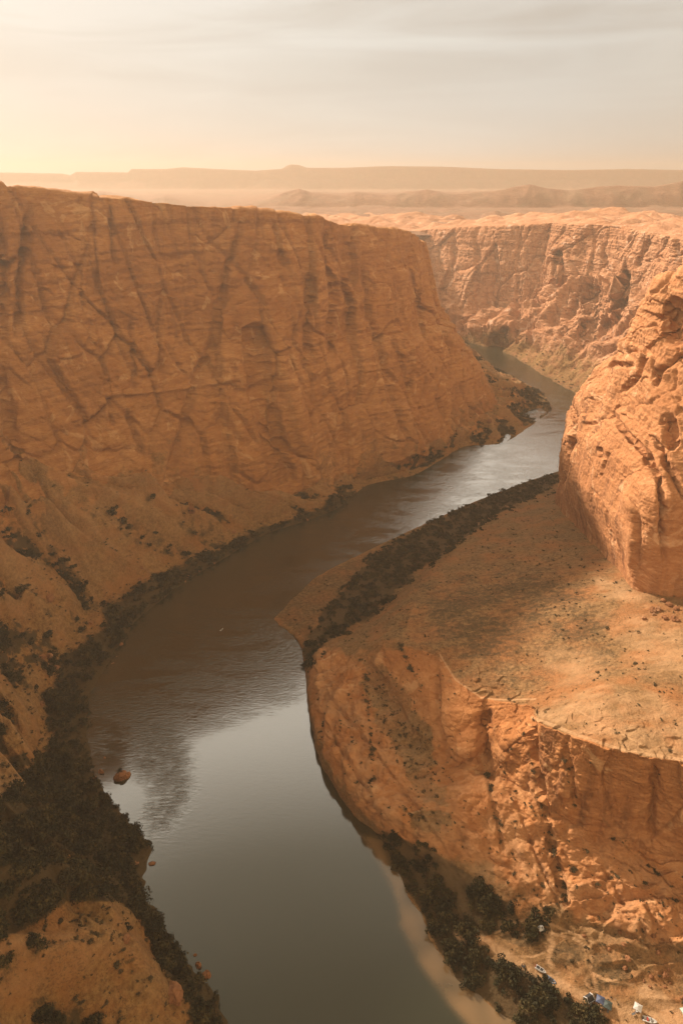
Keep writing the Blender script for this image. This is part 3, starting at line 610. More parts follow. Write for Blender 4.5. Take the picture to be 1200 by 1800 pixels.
# ------------------------------------------------------------------ butte on the peninsula
def build_butte():
    st = [
     # base, low, mid, shoulder, upper, top
     (W(420, 330, 70), W(424, 336, 100), W(428, 345, 140), W(434, 352, 200), W(440, 362, 240), W(450, 372, 262)),
     (P(1290, 1050, 72), Q(1290, 960, 362), Q(1295, 860, 372), Q(1300, 700, 392), Q(1300, 560, 412), Q(1300, 480, 425)),
     (P(1210, 1046, 72), Q(1212, 960, 356), Q(1215, 870, 364), Q(1215, 740, 392), Q(1215, 580, 425), Q(1225, 480, 440)),
     (P(1150, 1042, 71), Q(1150, 960, 357), Q(1152, 880, 364), Q(1160, 760, 398), Q(1178, 600, 440), Q(1195, 490, 455)),
     (P(1112, 1028, 70), Q(1112, 950, 366), Q(1122, 850, 382), Q(1132, 745, 420), Q(1152, 610, 450), Q(1172, 500, 462)),
     (P(1085, 995, 62), Q(1088, 920, 392), Q(1098, 815, 410), Q(1110, 720, 444), Q(1135, 610, 466), Q(1150, 515, 478)),
     (P(1050, 955, 50), Q(1052, 880, 430), Q(1062, 790, 446), Q(1078, 705, 478), Q(1098, 628, 497), Q(1128, 548, 505)),
     (P(1015, 920, 38), Q(1018, 850, 480), Q(1024, 770, 494), Q(1042, 698, 520), Q(1072, 645, 532), Q(1108, 598, 540)),
     (P(985, 893, 27), Q(990, 840, 540), Q(996, 765, 548), Q(1014, 705, 562), Q(1034, 678, 572), Q(1066, 640, 585)),
     (P(976, 868, 14), Q(980, 830, 600), Q(990, 770, 606), Q(1007, 716, 612), Q(1030, 684, 622), Q(1060, 650, 640)),
     (W(250, 690, 8), W(258, 690, 40), W(266, 684, 80), W(276, 676, 115), W(290, 668, 135), W(310, 660, 150)),
     (W(420, 720, 8), W(420, 712, 40), W(420, 704, 90), W(420, 695, 150), W(420, 680, 190), W(420, 660, 200))]
    rails = [np.array([s[i] for s in st]) for i in range(6)]
    U = rails[0].copy(); U[:, 2] -= 12
    T2 = rails[5] + np.array((70., 5., 12)); T3 = rails[5] + np.array((260., 10., 10))
    T2[:, 2] = rails[5][:, 2]+4
    G, rc, us = loft([U]+rails+[T2, T3], 900, [4, 80, 100, 110, 90, 70, 40, 12], ref=2)
    tow = np.array((0., 350., 260.)); n = sgn_out(G, normals(blur(G, 8)), tow)
    uu = np.broadcast_to(us[:, None], G.shape[:2])
    hi = rail_w(rc, [0, 0, .2, .6, .9, 1, 1, 1, 1]); lo = rail_w(rc, [0, .6, 1, .7, .3, 0, 0, 0, 0])
    d = hi*dome_relief(G, 311, 58, 4.8) + lo*(2.2*noise(G/np.array((20., 20., 60.)), 321)) + .45*fbm(G/5, 4, 322)
    f1, f2, val = cells((G+5*noise(G/12, 323)[..., None])/np.array((26., 26., 15.)), 324)
    d = d + rail_w(rc, [0, 0, .1, .25, .5, 1, 1, .5, .5])*(val*2.6 - 1.5*(1-smooth(0, .1, f2-f1)))
    zz = G[..., 2] + 6*noise(G/60, 325)
    d = d + rail_w(rc, [0, .2, .3, .4, .8, 1, 1, .5, .5])*(1.6*noise(np.stack([zz*0, zz*0, zz/7], -1), 326)+.8*noise(np.stack([zz*0, zz*0, zz/2.4], -1), 327))
    G = G + n*(d)[..., None]
    # cross-bedded flutes sweeping down the shoulder
    q = np.stack([G[..., 0]/6+G[..., 2]/20, G[..., 1]/26, G[..., 2]/60], -1)
    G = G + n*(rail_w(rc, [0, 0, .1, .5, 1, .6, .2, 0, 0])*1.0*(1-np.abs(noise(q, 328))*2.4))[..., None]
    n2 = sgn_out(G, normals(blur(G, 3)), tow)
    G = carve(G, n2, [('g', [(1070, 723), (1108, 772), (1136, 800), (1157, 842), (1164, 891), (1167, 985)], 5, 7), ('g', [(1150, 770), (1172, 815), (1190, 850), (1205, 880)], 5, 7), ('e', [(1053, 790), (1056, 802)], 4.5, 3.5), ('g', [(1075, 640), (1112, 642)], 4, 5),
                      ('e', [(1185, 540), (1180, 590)], 16, 10), ('e', [(1175, 745), (1180, 775)], 15, 7), ('g', [(1012, 720), (1000, 790), (982, 860)], 5, 7), ('g', [(1030, 760), (1028, 745), (1050, 742)], 3, 3), ('g', [(1140, 610), (1120, 660), (1090, 690)], 4, 4), ('g', [(1200, 620), (1160, 650), (1150, 680)], 5, 5),
                      ('g', [(1118, 905), (1122, 1000)], 4, 4), ('r', [(1100, 860), (1112, 900), (1114, 1020)], 9, 3), ('g', [(1128, 545), (1150, 560), (1170, 555)], 4, 5), ('g', [(1068, 790), (1052, 840)], 3, 2), ('g', [(1040, 860), (1062, 900), (1080, 960)], 4, 2.5)])
    G = G + n2*(.3*fbm(G/1.6, 3, 331))[..., None]
    soil = np.zeros(G.shape[:2]) + rail_w(rc, [.8, .7, 0, 0, 0, 0, 0, .1, .1])
    finish('hill', G, np.stack([soil*.5, soil*0, soil*0], -1), butte_m, 'sunlit sandstone butte')
build_butte()

# ------------------------------------------------------------------ plateau, ridge and mesa on the horizon
def build_far_ground():
    ridge = [(-700, 352), (-200, 350), (0, 350), (140, 344), (180, 339), (215, 347), (260, 352), (290, 346), (350, 356), (365, 359), (440, 356), (470, 350), (500, 338), (525, 332), (548, 339), (600, 343), (625, 338), (680, 343), (750, 333), (778, 340), (800, 341),
             (870, 336), (905, 328), (930, 324), (960, 331), (1000, 335), (1050, 328), (1080, 326), (1150, 328), (1200, 318), (1400, 322), (1900, 320)]
    mesa = [(-700, 306), (0, 303), (110, 305), (124, 308), (134, 302), (225, 303), (231, 297), (290, 297), (322, 294), (380, 297), (450, 300), (495, 297), (505, 291), (512, 289), (525, 290), (540, 295), (600, 295), (680, 292), (780, 293), (870, 297), (1000, 299), (1100, 297), (1200, 299), (1900, 300)]
    low = [(-700, 400), (560, 400), (572, 388), (600, 378), (650, 376), (664, 388), (700, 400), (835, 400), (850, 376), (870, 370), (890, 376), (930, 384), (970, 377), (1000, 372), (1060, 380), (1100, 378), (1150, 372), (1200, 374), (1900, 372)]
    nt_, ny = 900, 420
    tx = np.linspace(-.95, .95, nt_); yy = 1600*np.exp(np.linspace(0, math.log(6900/1600), ny))
    T_, Y = np.meshgrid(tx, yy, indexing='ij'); X = T_*Y
    base = np.interp(Y, [1600, 2000, 2600, 3300, 4600, 11000], [184, 192, 198, 200, 205, 210])
    p = np.stack([X, Y, base*0], -1)
    Z = base + 9*fbm(p/180, 4, 411) + 4*np.abs(noise(p/45, 412))
    def crest(tab, y0):
        u = np.array([a for a, _ in tab], float); v = np.array([b for _, b in tab], float)
        b = (900-v)/F_PX; f = CP+b*SP; slope = (-SP+b*CP)/f; t = (u-600)/F_PX/f
        return np.interp(T_, t, CAM_Z+slope*y0)
    for tab, y0, fr, bk, pw, ns in ((low, 2050, 70, 250, .8, .35), (ridge, 2800, 120, 1800, .8, .5), (mesa, 6000, 220, 4000, 1.6, .25)):
        c = crest(tab, y0)
        gul = fbm(p/np.array((110., 260., 1.)), 4, 420+y0)*.5+.3*(1-np.abs(noise(p/70, 430+y0))*2)
        t = np.where(Y < y0, (Y-(y0-fr))/fr, 1-(Y-y0)/bk)
        t = t.clip(0, 1); t = t + ns*gul*t*(1-t)*4*.6
        t = t.clip(0, 1)
        s = t**pw if pw < 1.3 else np.where(Y < y0, smooth(.05, .95, t)*.55+.45*smooth(.8, .99, t), smooth(0, .1, t))
        Z = np.maximum(Z, base + (c-base)*s + 0*gul)
    Z += 1.2*noise(p/16, 440)
    G = np.stack([X, Y, Z], -1)
    soil = (.4+.5*noise(p/90, 441)).clip(0, 1)
    finish('terrain', G, np.stack([soil, soil*0+.12, soil*0], -1), plain_m, 'desert plateau with ridge and mesa on the horizon')
build_far_ground()

# ------------------------------------------------------------------ river
def build_water():
    xs = np.concatenate([np.linspace(-700, -220, 40), np.linspace(-215, 260, 320), np.linspace(270, 900, 60)]); ys = np.concatenate([np.linspace(-150, 100, 20), np.linspace(105, 720, 420), np.linspace(730, 1750, 120)])
    X, Y = np.meshgrid(xs, ys, indexing='ij'); G = np.stack([X, Y, X*0], -1)
    U, V, _ = pix(G); nn = noise(G/14, 511)*9+noise(G/5, 512)*5
    shoal = poly_soft(U+nn, V+nn, [(640, 1470), (690, 1560), (705, 1625), (740, 1700), (800, 1775), (860, 1850), (1100, 1850), (860, 1700), (740, 1560), (700, 1480)], 9)*(.75+.5*noise(G/np.array((9., 9., 9.)), 513)).clip(0, 1)
    rif = poly_soft(U+nn*1.5, V+nn*1.5, [(240, 1250), (300, 1275), (325, 1330), (330, 1390), (295, 1455), (262, 1460), (280, 1400), (240, 1330)], 32)*(.8+.7*noise(G/6, 515)).clip(0, 1)
    calm = smooth(1195, 1330, V+nn*2 + .28*(U-300)) * (1-rif)         # wind ripples upstream, glassy water downstream
    m, t, b = new_mat('river water')
    g = N(t, 'ShaderNodeNewGeometry'); pos = g.outputs['Position']
    at = N(t, 'ShaderNodeAttribute', attribute_name='mask'); s = N(t, 'ShaderNodeSeparateColor'); t.links.new(at.outputs['Color'], s.inputs[0])
    c = mix_c(t, s.outputs[0], (.022, .022, .010), (.20, .115, .05))
    c = mix_c(t, math_n(t, 'MULTIPLY', s.outputs[1], .5), c, (.02, .017, .008))
    t.links.new(c, b.inputs['Base Color'])
    b.inputs['IOR'].default_value = 1.8; b.inputs['Specular IOR Level'].default_value = 1.0
    t.links.new(math_n(t, 'MULTIPLY_ADD', s.outputs[2], -.06, .15), b.inputs['Roughness'])
    rot = N(t, 'ShaderNodeMapping'); t.links.new(pos, rot.inputs[0]); rot.inputs['Rotation'].default_value = (0, 0, R_(28)); rot.inputs['Scale'].default_value = (.55, 1.5, 1)
    h = tex_noise(t, rot.outputs[0], .42, 4, .6, .4); h2 = tex_noise(t, rot.outputs[0], .035, 5, .6, 1.2)
    amp = math_n(t, 'MULTIPLY_ADD', math_n(t, 'SUBTRACT', 1.0, s.outputs[2]), math_n(t, 'MULTIPLY', ramp(t, [(.40, .30), (.56, 1.)], h2).outputs[0], 1.0), .035)
    amp = math_n(t, 'ADD', amp, math_n(t, 'MULTIPLY', s.outputs[1], .9))
    bn = N(t, 'ShaderNodeBump'); bn.inputs['Distance'].default_value = .45; t.links.new(h, bn.inputs['Height']); t.links.new(amp, bn.inputs['Strength'])
    t.links.new(bn.outputs[0], b.inputs['Normal'])
    o = mesh_obj('water', G.reshape(-1, 3), grid_faces(*G.shape[:2]), m, mask=np.stack([shoal, rif, calm], -1).reshape(-1, 3))
    tag(o, 'river curving through the canyon', None, None, 'structure')
    o2 = mesh_obj('river_bed', np.array([(-900, -200, -8.5), (1000, -200, -8.5), (1000, 1800, -8.5), (-900, 1800, -8.5)]), np.array([[0, 1, 2, 3]]), rock_m)
    tag(o2, None, None, None, 'structure')
build_water()
# ------------------------------------------------------------------ vegetation
def tri_cloud(seed, n, lobes, leaf, flat=.75):
    """a crown of many small leaf faces grown over a few uneven lobes, radius about 1, standing on z=0"""
    r = np.random.default_rng(seed)
    lc = r.normal(size=(lobes, 3))*np.array((.42, .42, .22)); lc[:, 2] = np.abs(lc[:, 2])+.45*flat; lr = r.uniform(.32, .62, lobes)
    k = r.integers(0, lobes, n); d = r.normal(size=(n, 3)); d[:, 2] = d[:, 2]*.8+.25; d /= np.linalg.norm(d, axis=1, keepdims=True)
    c = lc[k] + d*lr[k][:, None]*r.uniform(.55, 1.08, n)[:, None]*np.array((1, 1, flat)); c[:, 2] = np.maximum(c[:, 2], .04)
    nrm = d + r.normal(size=(n, 3))*.45; nrm /= np.linalg.norm(nrm, axis=1, keepdims=True)
    a = np.cross(nrm, r.normal(size=(n, 3))); a /= np.linalg.norm(a, axis=1, keepdims=True); b = np.cross(nrm, a)
    s = leaf*r.uniform(.6, 1.4, n)[:, None]
    v = np.stack([c+a*s, c-a*s*.6+b*s*.9, c-a*s*.5-b*s*.9], 1)
    return v.astype(np.float32)                       # (n,3,3)
LOW = [tri_cloud(s, 46, 4, .28) for s in range(900, 912)]
MIDD = [tri_cloud(s, 150, 7, .17) for s in range(920, 932)]
HIGH = [tri_cloud(s, 420, 9, .13, .9) for s in range(940, 948)]
def trunk_mesh(name, seed):
    r = np.random.default_rng(seed); V = []; F = []
    def limb(p0, p1, r0, r1):
        p0, p1 = np.array(p0), np.array(p1); ax = p1-p0; ax /= np.linalg.norm(ax); s = np.cross(ax, (0.3, .9, .2)); s /= np.linalg.norm(s); q = np.cross(ax, s); b = len(V)
        for p, rr in ((p0, r0), ((p0+p1)/2+s*.02, (r0+r1)/2), (p1, r1)):
            for k in range(6):
                a = k*math.pi/3; V.append(p+rr*(math.cos(a)*s+math.sin(a)*q))
        for lv in range(2):
            for k in range(6): F.append((b+lv*6+k, b+lv*6+(k+1) % 6, b+lv*6+6+(k+1) % 6, b+lv*6+6+k))
    limb((0, 0, -.15), (.04, .02, .35), .085, .06)
    for k in range(5):
        a = k*1.26+r.uniform(-.3, .3); limb((.04, .02, .3), (.45*math.cos(a), .45*math.sin(a), r.uniform(.55, .85)), .045, .015)
    me = bpy.data.meshes.new(name); me.from_pydata([tuple(v) for v in V], [], F); me.materials.append(bark_m); me.polygons.foreach_set('use_smooth', [True]*len(me.polygons))
    return me
def cloud_mesh(name, tri, mat):
    me = bpy.data.meshes.new(name); me.from_pydata(tri.reshape(-1, 3).tolist(), [], np.arange(len(tri)*3).reshape(-1, 3).tolist()); me.materials.append(mat); return me
def merged(name, pts, rad, protos, mat, label, cat=None):
    if len(pts) == 0: return
    k = rng.integers(0, len(protos), len(pts)); th = rng.uniform(0, 6.283, len(pts)); pr = np.stack(protos)[k]      # (m,n,3,3)
    c, s = np.cos(th)[:, None, None], np.sin(th)[:, None, None]; hz = rng.uniform(.7, 1.15, len(pts))[:, None, None]; r = rad[:, None, None]
    v = np.stack([(pr[..., 0]*c-pr[..., 1]*s)*r, (pr[..., 0]*s+pr[..., 1]*c)*r, pr[..., 2]*r*hz], -1) + pts[:, None, None, :]
    v = v.reshape(-1, 3); f = np.arange(len(v)).reshape(-1, 3)
    o = mesh_obj(name, v, f, mat, smooth_shade=False); tag(o, label, cat, None, 'stuff'); return o
def cell_area(G):
    a = G[1:, :-1]-G[:-1, :-1]; b = G[:-1, 1:]-G[:-1, :-1]; return np.linalg.norm(np.cross(a, b), axis=-1)
def scatter(G, dens):
    A = cell_area(G); n = rng.poisson(np.clip(A*dens[:-1, :-1], 0, 3)); i, j = np.nonzero(n); m = n[i, j]; i = np.repeat(i, m); j = np.repeat(j, m)
    a, b = rng.random(len(i))[:, None], rng.random(len(i))[:, None]
    return G[i, j]*(1-a)*(1-b)+G[i+1, j]*a*(1-b)+G[i, j+1]*(1-a)*b+G[i+1, j+1]*a*b, i, j
def in_frame(p, m=15):
    U, V, _ = pix(p); return (U > -m) & (U < 1200+m) & (V > 0) & (V < 1800+m)

Lg, Lm = PATCH['left canyon wall with talus fans']; Pg, Pm = PATCH['slickrock peninsula inside the river bend']; Fg, Fm = PATCH['far canyon wall beyond the bend']
TREES = []; SCRUB = []      # (points, radius)
def slope_ok(G):
    n = np.abs(normals(G)[..., 2]); return n > .45
UL, VL, DL = pix(Lg); UP, VP, DP = pix(Pg)
vegL = Lm[..., 1]*(Lg[..., 2] > .1)
p, i, j = scatter(Lg, np.clip((vegL-.35)*1.6, 0, 1)*.085*(.25+1.2*(noise(Lg/13, 601) > -.12)))
TREES.append((p, rng.gamma(5, .52, len(p)).clip(1.1, 4.6)*np.where(DL[i, j] > 650, .85, 1)))
CAMP = poly_soft(UP, VP, CAMP_VEG, 8)*(1-Pm[..., 2]).clip(0, 1)
OV = np.zeros(UP.shape)
for (x, y, a, b_) in CAMP_OVALS[:1]+CAMP_OVALS[4:5]: OV = np.maximum(OV, .8*(np.hypot((UP-x)/a, (VP-y+9)/b_/.75) < 1))
BV = poly_soft(UP, VP, BACK_VEG, 5)
gap = (noise(Pg/11, 611) > -.28)
p, i, j = scatter(Pg, (CAMP*.15*gap + OV*.12)*(Pg[..., 2] > .1))
TREES.append((p, rng.gamma(6, .36, len(p)).clip(1.0, 3.6)))
p, i, j = scatter(Pg, poly_soft(UP+noise(Pg/12, 612)*16, VP+noise(Pg/12, 613)*10, BACK_VEG, 7)*.11*(Pg[..., 2] > .1)*(.12+.88*(noise(Pg/9, 614) > -.2)))
TREES.append((p, rng.gamma(6, .33, len(p)).clip(1.0, 3.2)))
# scattered desert scrub
p, i, j = scatter(Lg, np.clip(.012 + .06*np.clip(vegL, 0, .5) + .02*(noise(Lg/26, 605) > .2), 0, .2)*(Lm[..., 0] > .45)*slope_ok(Lg)*(Lg[..., 2] > 1)*(Lg[..., 2] < 150)*(1+1.4*(VL > 1150)))
SCRUB.append((p, rng.gamma(5, .17, len(p)).clip(.4, 1.7)))
ln = np.zeros(UP.shape)
for l in SHRUB_LINES:
    d, _ = seg_dist(UP, VP, l); ln = np.maximum(ln, np.exp(-(d/3.2)**2))
mid = np.maximum(poly_soft(UP, VP, MID_VEG, 10), poly_soft(UP, VP, MID_VEG2, 8))
ovs = np.zeros(UP.shape)
for (x, y, a, b_) in CAMP_OVALS: ovs = np.maximum(ovs, 1.*(np.hypot((UP-x)/a, (VP-y)/b_) < 1))
near_right = smooth(1350, 1450, VP)
APR = poly_soft(UP, VP, [(560, 1200), (700, 1250), (860, 1360), (1050, 1480), (1200, 1580), (1200, 1640), (1000, 1620), (860, 1540), (700, 1460), (600, 1390)], 25)
dens = (.004+.014*Pm[..., 0]+.010*(noise(Pg/15, 607) > .25) + .16*ln + .11*mid + .06*ovs + .012*near_right + .075*APR*(noise(Pg/8, 608) > .1))*(1-Pm[..., 2]).clip(0, 1)*slope_ok(Pg)*(Pg[..., 2] > .8)
p, i, j = scatter(Pg, dens); big = ln[i, j] > .3
SCRUB.append((p, rng.gamma(4, .14, len(p)).clip(.3, 1.5)*np.where(big, 2.0, 1)))
UF, VF, _ = pix(Fg)
p, i, j = scatter(Fg, .012*Fm[..., 1]*(Fg[..., 2] > .5)); SCRUB.append((p, rng.uniform(1, 2.6, len(p))))

def place_words(pt):
    """where a plant stands, in words one can find in the picture"""
    u, v, _ = (float(q) for q in pix(pt)); leftside = pt[0] < np.interp(pt[1], [100, 250, 350, 430, 600, 700], [-10, -50, -90, -80, 20, 100])
    if leftside:
        if v < 1000: return 'under the farthest shaded talus slopes of the left bank'
        if v < 1110: return 'where the left bank belt widens below the ribbed talus'
        if v < 1240: return 'on the left bank above the river boulders'
        if v < 1330: return 'on the left bank just upstream of the river boulders' if u > 90 else 'on the left bank slope inland of the river boulders'
        if v < 1450: return 'on the left waterline beside the big river boulder' if u > 120 else 'at the picture edge inland of the big river boulder'
        if v < 1570: return 'in the widest left bank thicket by the water' if u > 160 else 'in the widest left bank thicket away from the water'
        if v < 1680: return 'on the near left waterline at the foot of the near hill' if u > 215 else 'on the rounded crest of the near hill'
        return 'on the last near left waterline at the picture bottom' if u > 290 else 'on the bare orange near hill at the bottom corner'
    if v < 950: return 'on the low green bank close to the butte'
    if v < 1080: return 'on the terrace behind the pale slickrock'
    if v < 1240: return 'on the plateau rim above the slickrock'
    if v < 1440: return 'on the pale slickrock shoulder above the river' if u < 800 else 'below the shaded cliff of the plateau'
    if v < 1560: return 'on the slickrock apron below the shaded cliff' if u > 800 else 'at the upper end of the campsite shore'
    if v < 1660: return 'on the camp shore beside the sandbar' if u < 860 else ('near the small orange hut' if u < 1000 else 'in the sunlit rubble above the camp')
    if u < 900: return 'on the camp shore opposite the widest sandbar'
    return 'between the white-rimmed boat and the sandbar' if u < 1010 else 'among the canopies of the camp'
def tree_label(pt, r, gold=False):
    c = 'golden autumn tree' if gold else ('tall dark green tree' if r > 3.2 else 'dark rounded tree' if r > 2.5 else 'small dark green tree')
    return c+' '+place_words(pt)
def bush_label(pt, r): return ('low sage bush ' if r > 1.1 else 'tiny dark bush ')+place_words(pt)
def pick(sets, n):
    pts = np.concatenate([a for a, _ in sets]); rad = np.concatenate([b for _, b in sets]); k = in_frame(pts); U, V, D = pix(pts)
    # hidden behind the rock: a bush whose pixel falls on a nearer patch is left with the mass
    size = np.where(k, rad/D, 0); order = np.argsort(-size); sel = np.zeros(len(pts), bool); sel[order[:n]] = True
    return pts[sel], rad[sel], pts[~sel], rad[~sel]
tp, tr, op, orad = pick(TREES, 290)
crowns = [cloud_mesh('crown', HIGH[k], leaf_m if k else gold_m) for k in range(8)]; trunks = [trunk_mesh('trunk', 50+k) for k in range(4)]
sources = []
for k in range(8):
    e = bpy.data.objects.new('riverside_tree', None); C.objects.link(e); cr = bpy.data.objects.new('crown', crowns[k]); C.objects.link(cr); cr.parent = e
    tk = bpy.data.objects.new('trunk', trunks[k % 4]); C.objects.link(tk); tk.parent = e; sources.append((e, cr, tk))
used = [False]*8
def place_tree(pt, r, label, group, k=None):
    if k is None: k = int(rng.integers(1, 8)) if rng.random() > .012 else 0
    e, cr, tk = sources[k]
    if used[k]:
        e2 = e.copy(); C.objects.link(e2)
        for ch in (cr, tk): c2 = ch.copy(); C.objects.link(c2); c2.parent = e2
        e = e2
    used[k] = True
    e.location = (pt[0], pt[1], pt[2]-.1*r); e.rotation_euler = (0, 0, rng.uniform(0, 6.28)); s = r*1.08; e.scale = (s, s, s*rng.uniform(.85, 1.3))
    tag(e, label, 'tree', group); return e
for pt, r in zip(tp, tr):
    k = int(rng.integers(1, 8)) if rng.random() > .02 else 0
    place_tree(pt, r, tree_label(pt, r, k == 0), 'trees '+place_words(pt), k)
for k in range(8):
    if not used[k]: place_tree(tp[k]+np.array((2., 1., 0)), 1.6, tree_label(tp[k], 1.6, k == 0), 'trees '+place_words(tp[k]), k)
U_, V_, D_ = pix(op); fr = in_frame(op, 60)
left = op[:, 0] < np.interp(op[:, 1], [100, 250, 350, 430, 600, 700], [-10, -50, -90, -80, 20, 100])
for nm, sel, lb in (('riverside_vegetation', left, 'dense dark thicket lining the left bank'), ('riverside_vegetation', ~left & (V_ < 1300), 'dark thicket covering the low bank behind the slickrock'), ('riverside_vegetation', ~left & (V_ >= 1300), 'dark thicket along the campsite shore')):
    near = sel & (D_ < 480) & fr; far = sel & ~near
    merged(nm, op[near], orad[near], MIDD, leaf_m, lb); merged(nm, op[far], orad[far]*1.05, LOW, leaf_m, lb+', farther part')
sp_, sr_, oq, oqr = pick(SCRUB, 290)
sm = [cloud_mesh('desert_bush', MIDD[k], sage_m) for k in range(10)]
src = None
for pt, r in zip(sp_, sr_):
    if src is None: src = bpy.data.objects.new('desert_bush', sm[0]); o = src
    else: o = src.copy(); o.data = sm[int(rng.integers(0, 10))]
    C.objects.link(o); o.location = (pt[0], pt[1], pt[2]-.08*r); o.scale = (r, r, r*rng.uniform(.7, 1.1)); o.rotation_euler = (0, 0, rng.uniform(0, 6.28))
    tag(o, bush_label(pt, r), 'bush', 'bushes '+place_words(pt))
merged('desert_scrub_vegetation', oq, oqr, LOW, sage_m, 'desert scrub dotted over slopes, plateau and slickrock')
print('trees', len(tp), len(op), 'scrub', len(sp_), len(oq))

# ------------------------------------------------------------------ boulders
def rock_mesh(name, seed, mat, n=26):
    th = np.linspace(0, 2*np.pi, n*2, endpoint=False); ph = np.linspace(.02, np.pi-.02, n); T, H = np.meshgrid(th, ph, indexing='ij')
    d = np.stack([np.sin(H)*np.cos(T), np.sin(H)*np.sin(T), np.cos(H)], -1)
    f1, f2, val = cells(d*1.15+seed*7.3, seed, .95); r = 1+.28*noise(d*1.1+seed, seed)+.30*(val-.5)+.06*fbm(d*4+seed, 3, seed)
    v = d*r[..., None]*np.array((1, .78, .72))
    nu, nv = T.shape; f = grid_faces(nu, nv); last = np.stack([np.full(nv-1, (nu-1)*nv)+np.arange(nv-1), np.arange(nv-1), np.arange(1, nv), (nu-1)*nv+np.arange(1, nv)], -1)
    f = np.concatenate([f, last]); me = bpy.data.meshes.new(name); me.from_pydata(v.reshape(-1, 3).tolist(), [], f.tolist()); me.materials.append(mat)
    me.polygons.foreach_set('use_smooth', [False]*len(me.polygons)); return me
bm_ = rock_material('boulder stone', [(.17, .07, .03), (.25, .11, .045), (.32, .155, .07), (.21, .085, .034), (.38, .22, .12)], varnish=.3, bscale=2.5)
RM = [rock_mesh('boulder', s, bm_) for s in range(3, 11)]
rsrc = None
def boulder(pt, r, label, group=None, k=None, rot=None, sc=(1, 1, 1)):
    global rsrc
    if rsrc is None: rsrc = o = bpy.data.objects.new('boulder', RM[0])
    else: o = rsrc.copy()
    o.data = RM[int(rng.integers(0, 8)) if k is None else k]; C.objects.link(o)
    for key in ('group',):
        if key in o: del o[key]
    o.location = tuple(pt); o.scale = (r*sc[0], r*sc[1], r*sc[2]); o.rotation_euler = (0, 0, rng.uniform(0, 6.28) if rot is None else rot); tag(o, label, 'boulder', group); return o
def mpp(pt): return float(pix(np.array(pt))[2])/F_PX
b0 = boulder(P(214, 1364, .6), 3.9, 'big angular red boulder standing in the river with a shrub on top', k=2, rot=.5)
place_tree(P(214, 1364, .6)+np.array((-1.2, 1.2, 1.9)), 1.5, 'small shrub growing on top of the big red river boulder', None, 3)
boulder(P(178, 1357, .2), 1.7, 'oval red boulder in the river, the paler of two between big boulder and bank', k=4, rot=2.4, sc=(1.2, .8, .8))
boulder(P(167, 1368, .2), 1.25, 'small dark red boulder in the water nearest the left bank shrubs', k=1)
boulder(P(184, 1332, .0), 1.0, 'small dark rock in the river upstream of the red boulders', k=5, sc=(1, .8, .5))
boulder(P(268, 1518, .1), 1.5, 'flat red rock alone in the glassy river off the left bank thicket', k=6, rot=.2, sc=(1.2, .8, .55))
boulder(P(240, 1519, 1.2), 1.8, 'rounded pale red boulder among the trees on the left bank edge', k=3)
boulder(P(349, 1697, .4), 1.6, 'pointed dark red rock standing in shallow water by the near bank', k=0, sc=(.8, .8, 1.5))
boulder(P(343, 1679, .1), .7, 'tiny dark rock in the water just above the pointed rock', k=2)
gi = {}
def ground(u, v, G, UU, VV):
    k = np.argmin((UU-u)**2+(VV-v)**2); return G.reshape(-1, 3)[k]
boulder(ground(98, 1178, Lg, UL, VL)+np.array((0, 0, .6)), 2.9, 'large red boulder lying in the scrub above the left bank trees', k=7)
boulder(ground(360, 1718, Lg, UL, VL)+np.array((0, 0, 1)), 2.0, 'orange boulder on the waterline beside the near bank trees', k=4)
for (u, v) in ((205, 1153), (213, 1137), (198, 1166), (326, 1026), (376, 990), (330, 1014), (350, 1003), (540, 915)):
    boulder(ground(u, v, Lg, UL, VL)+np.array((0, 0, .3)), float(rng.uniform(.9, 1.5)), 'pale boulder at the foot of the riverside trees along the dark water', 'pale boulders on the left waterline')
ok = (Lm[..., 0] > .5)*(Lg[..., 2] > 8)*(Lg[..., 2] < 125)*slope_ok(Lg); p, i, j = scatter(Lg, ok*.0012); k = in_frame(p, 0); p = p[k][:45]
for q in p: boulder(q+np.array((0, 0, .3)), float(rng.gamma(4, .35)+.6), 'reddish fallen boulder '+place_words(q), 'fallen boulders on the talus')
for k in range(16):
    u, v = 1130+rng.uniform(0, 68), 1060+rng.uniform(-12, 34); boulder(ground(u, v, Pg, UP, VP)+np.array((0, 0, .4)), float(rng.uniform(.9, 2.4)), 'boulder in the shaded rock pile at the foot of the butte', 'rock pile at the butte foot')
for k in range(26):
    u, v = rng.uniform(1010, 1200), rng.uniform(1640, 1760)
    if v-1640 > (u-1010)*.62+20: continue
    boulder(ground(u, v, Pg, UP, VP)+np.array((0, 0, .2)), float(rng.uniform(.5, 1.3)), 'small boulder in the sunlit rubble above the campsite', 'boulders in the sunlit rubble')

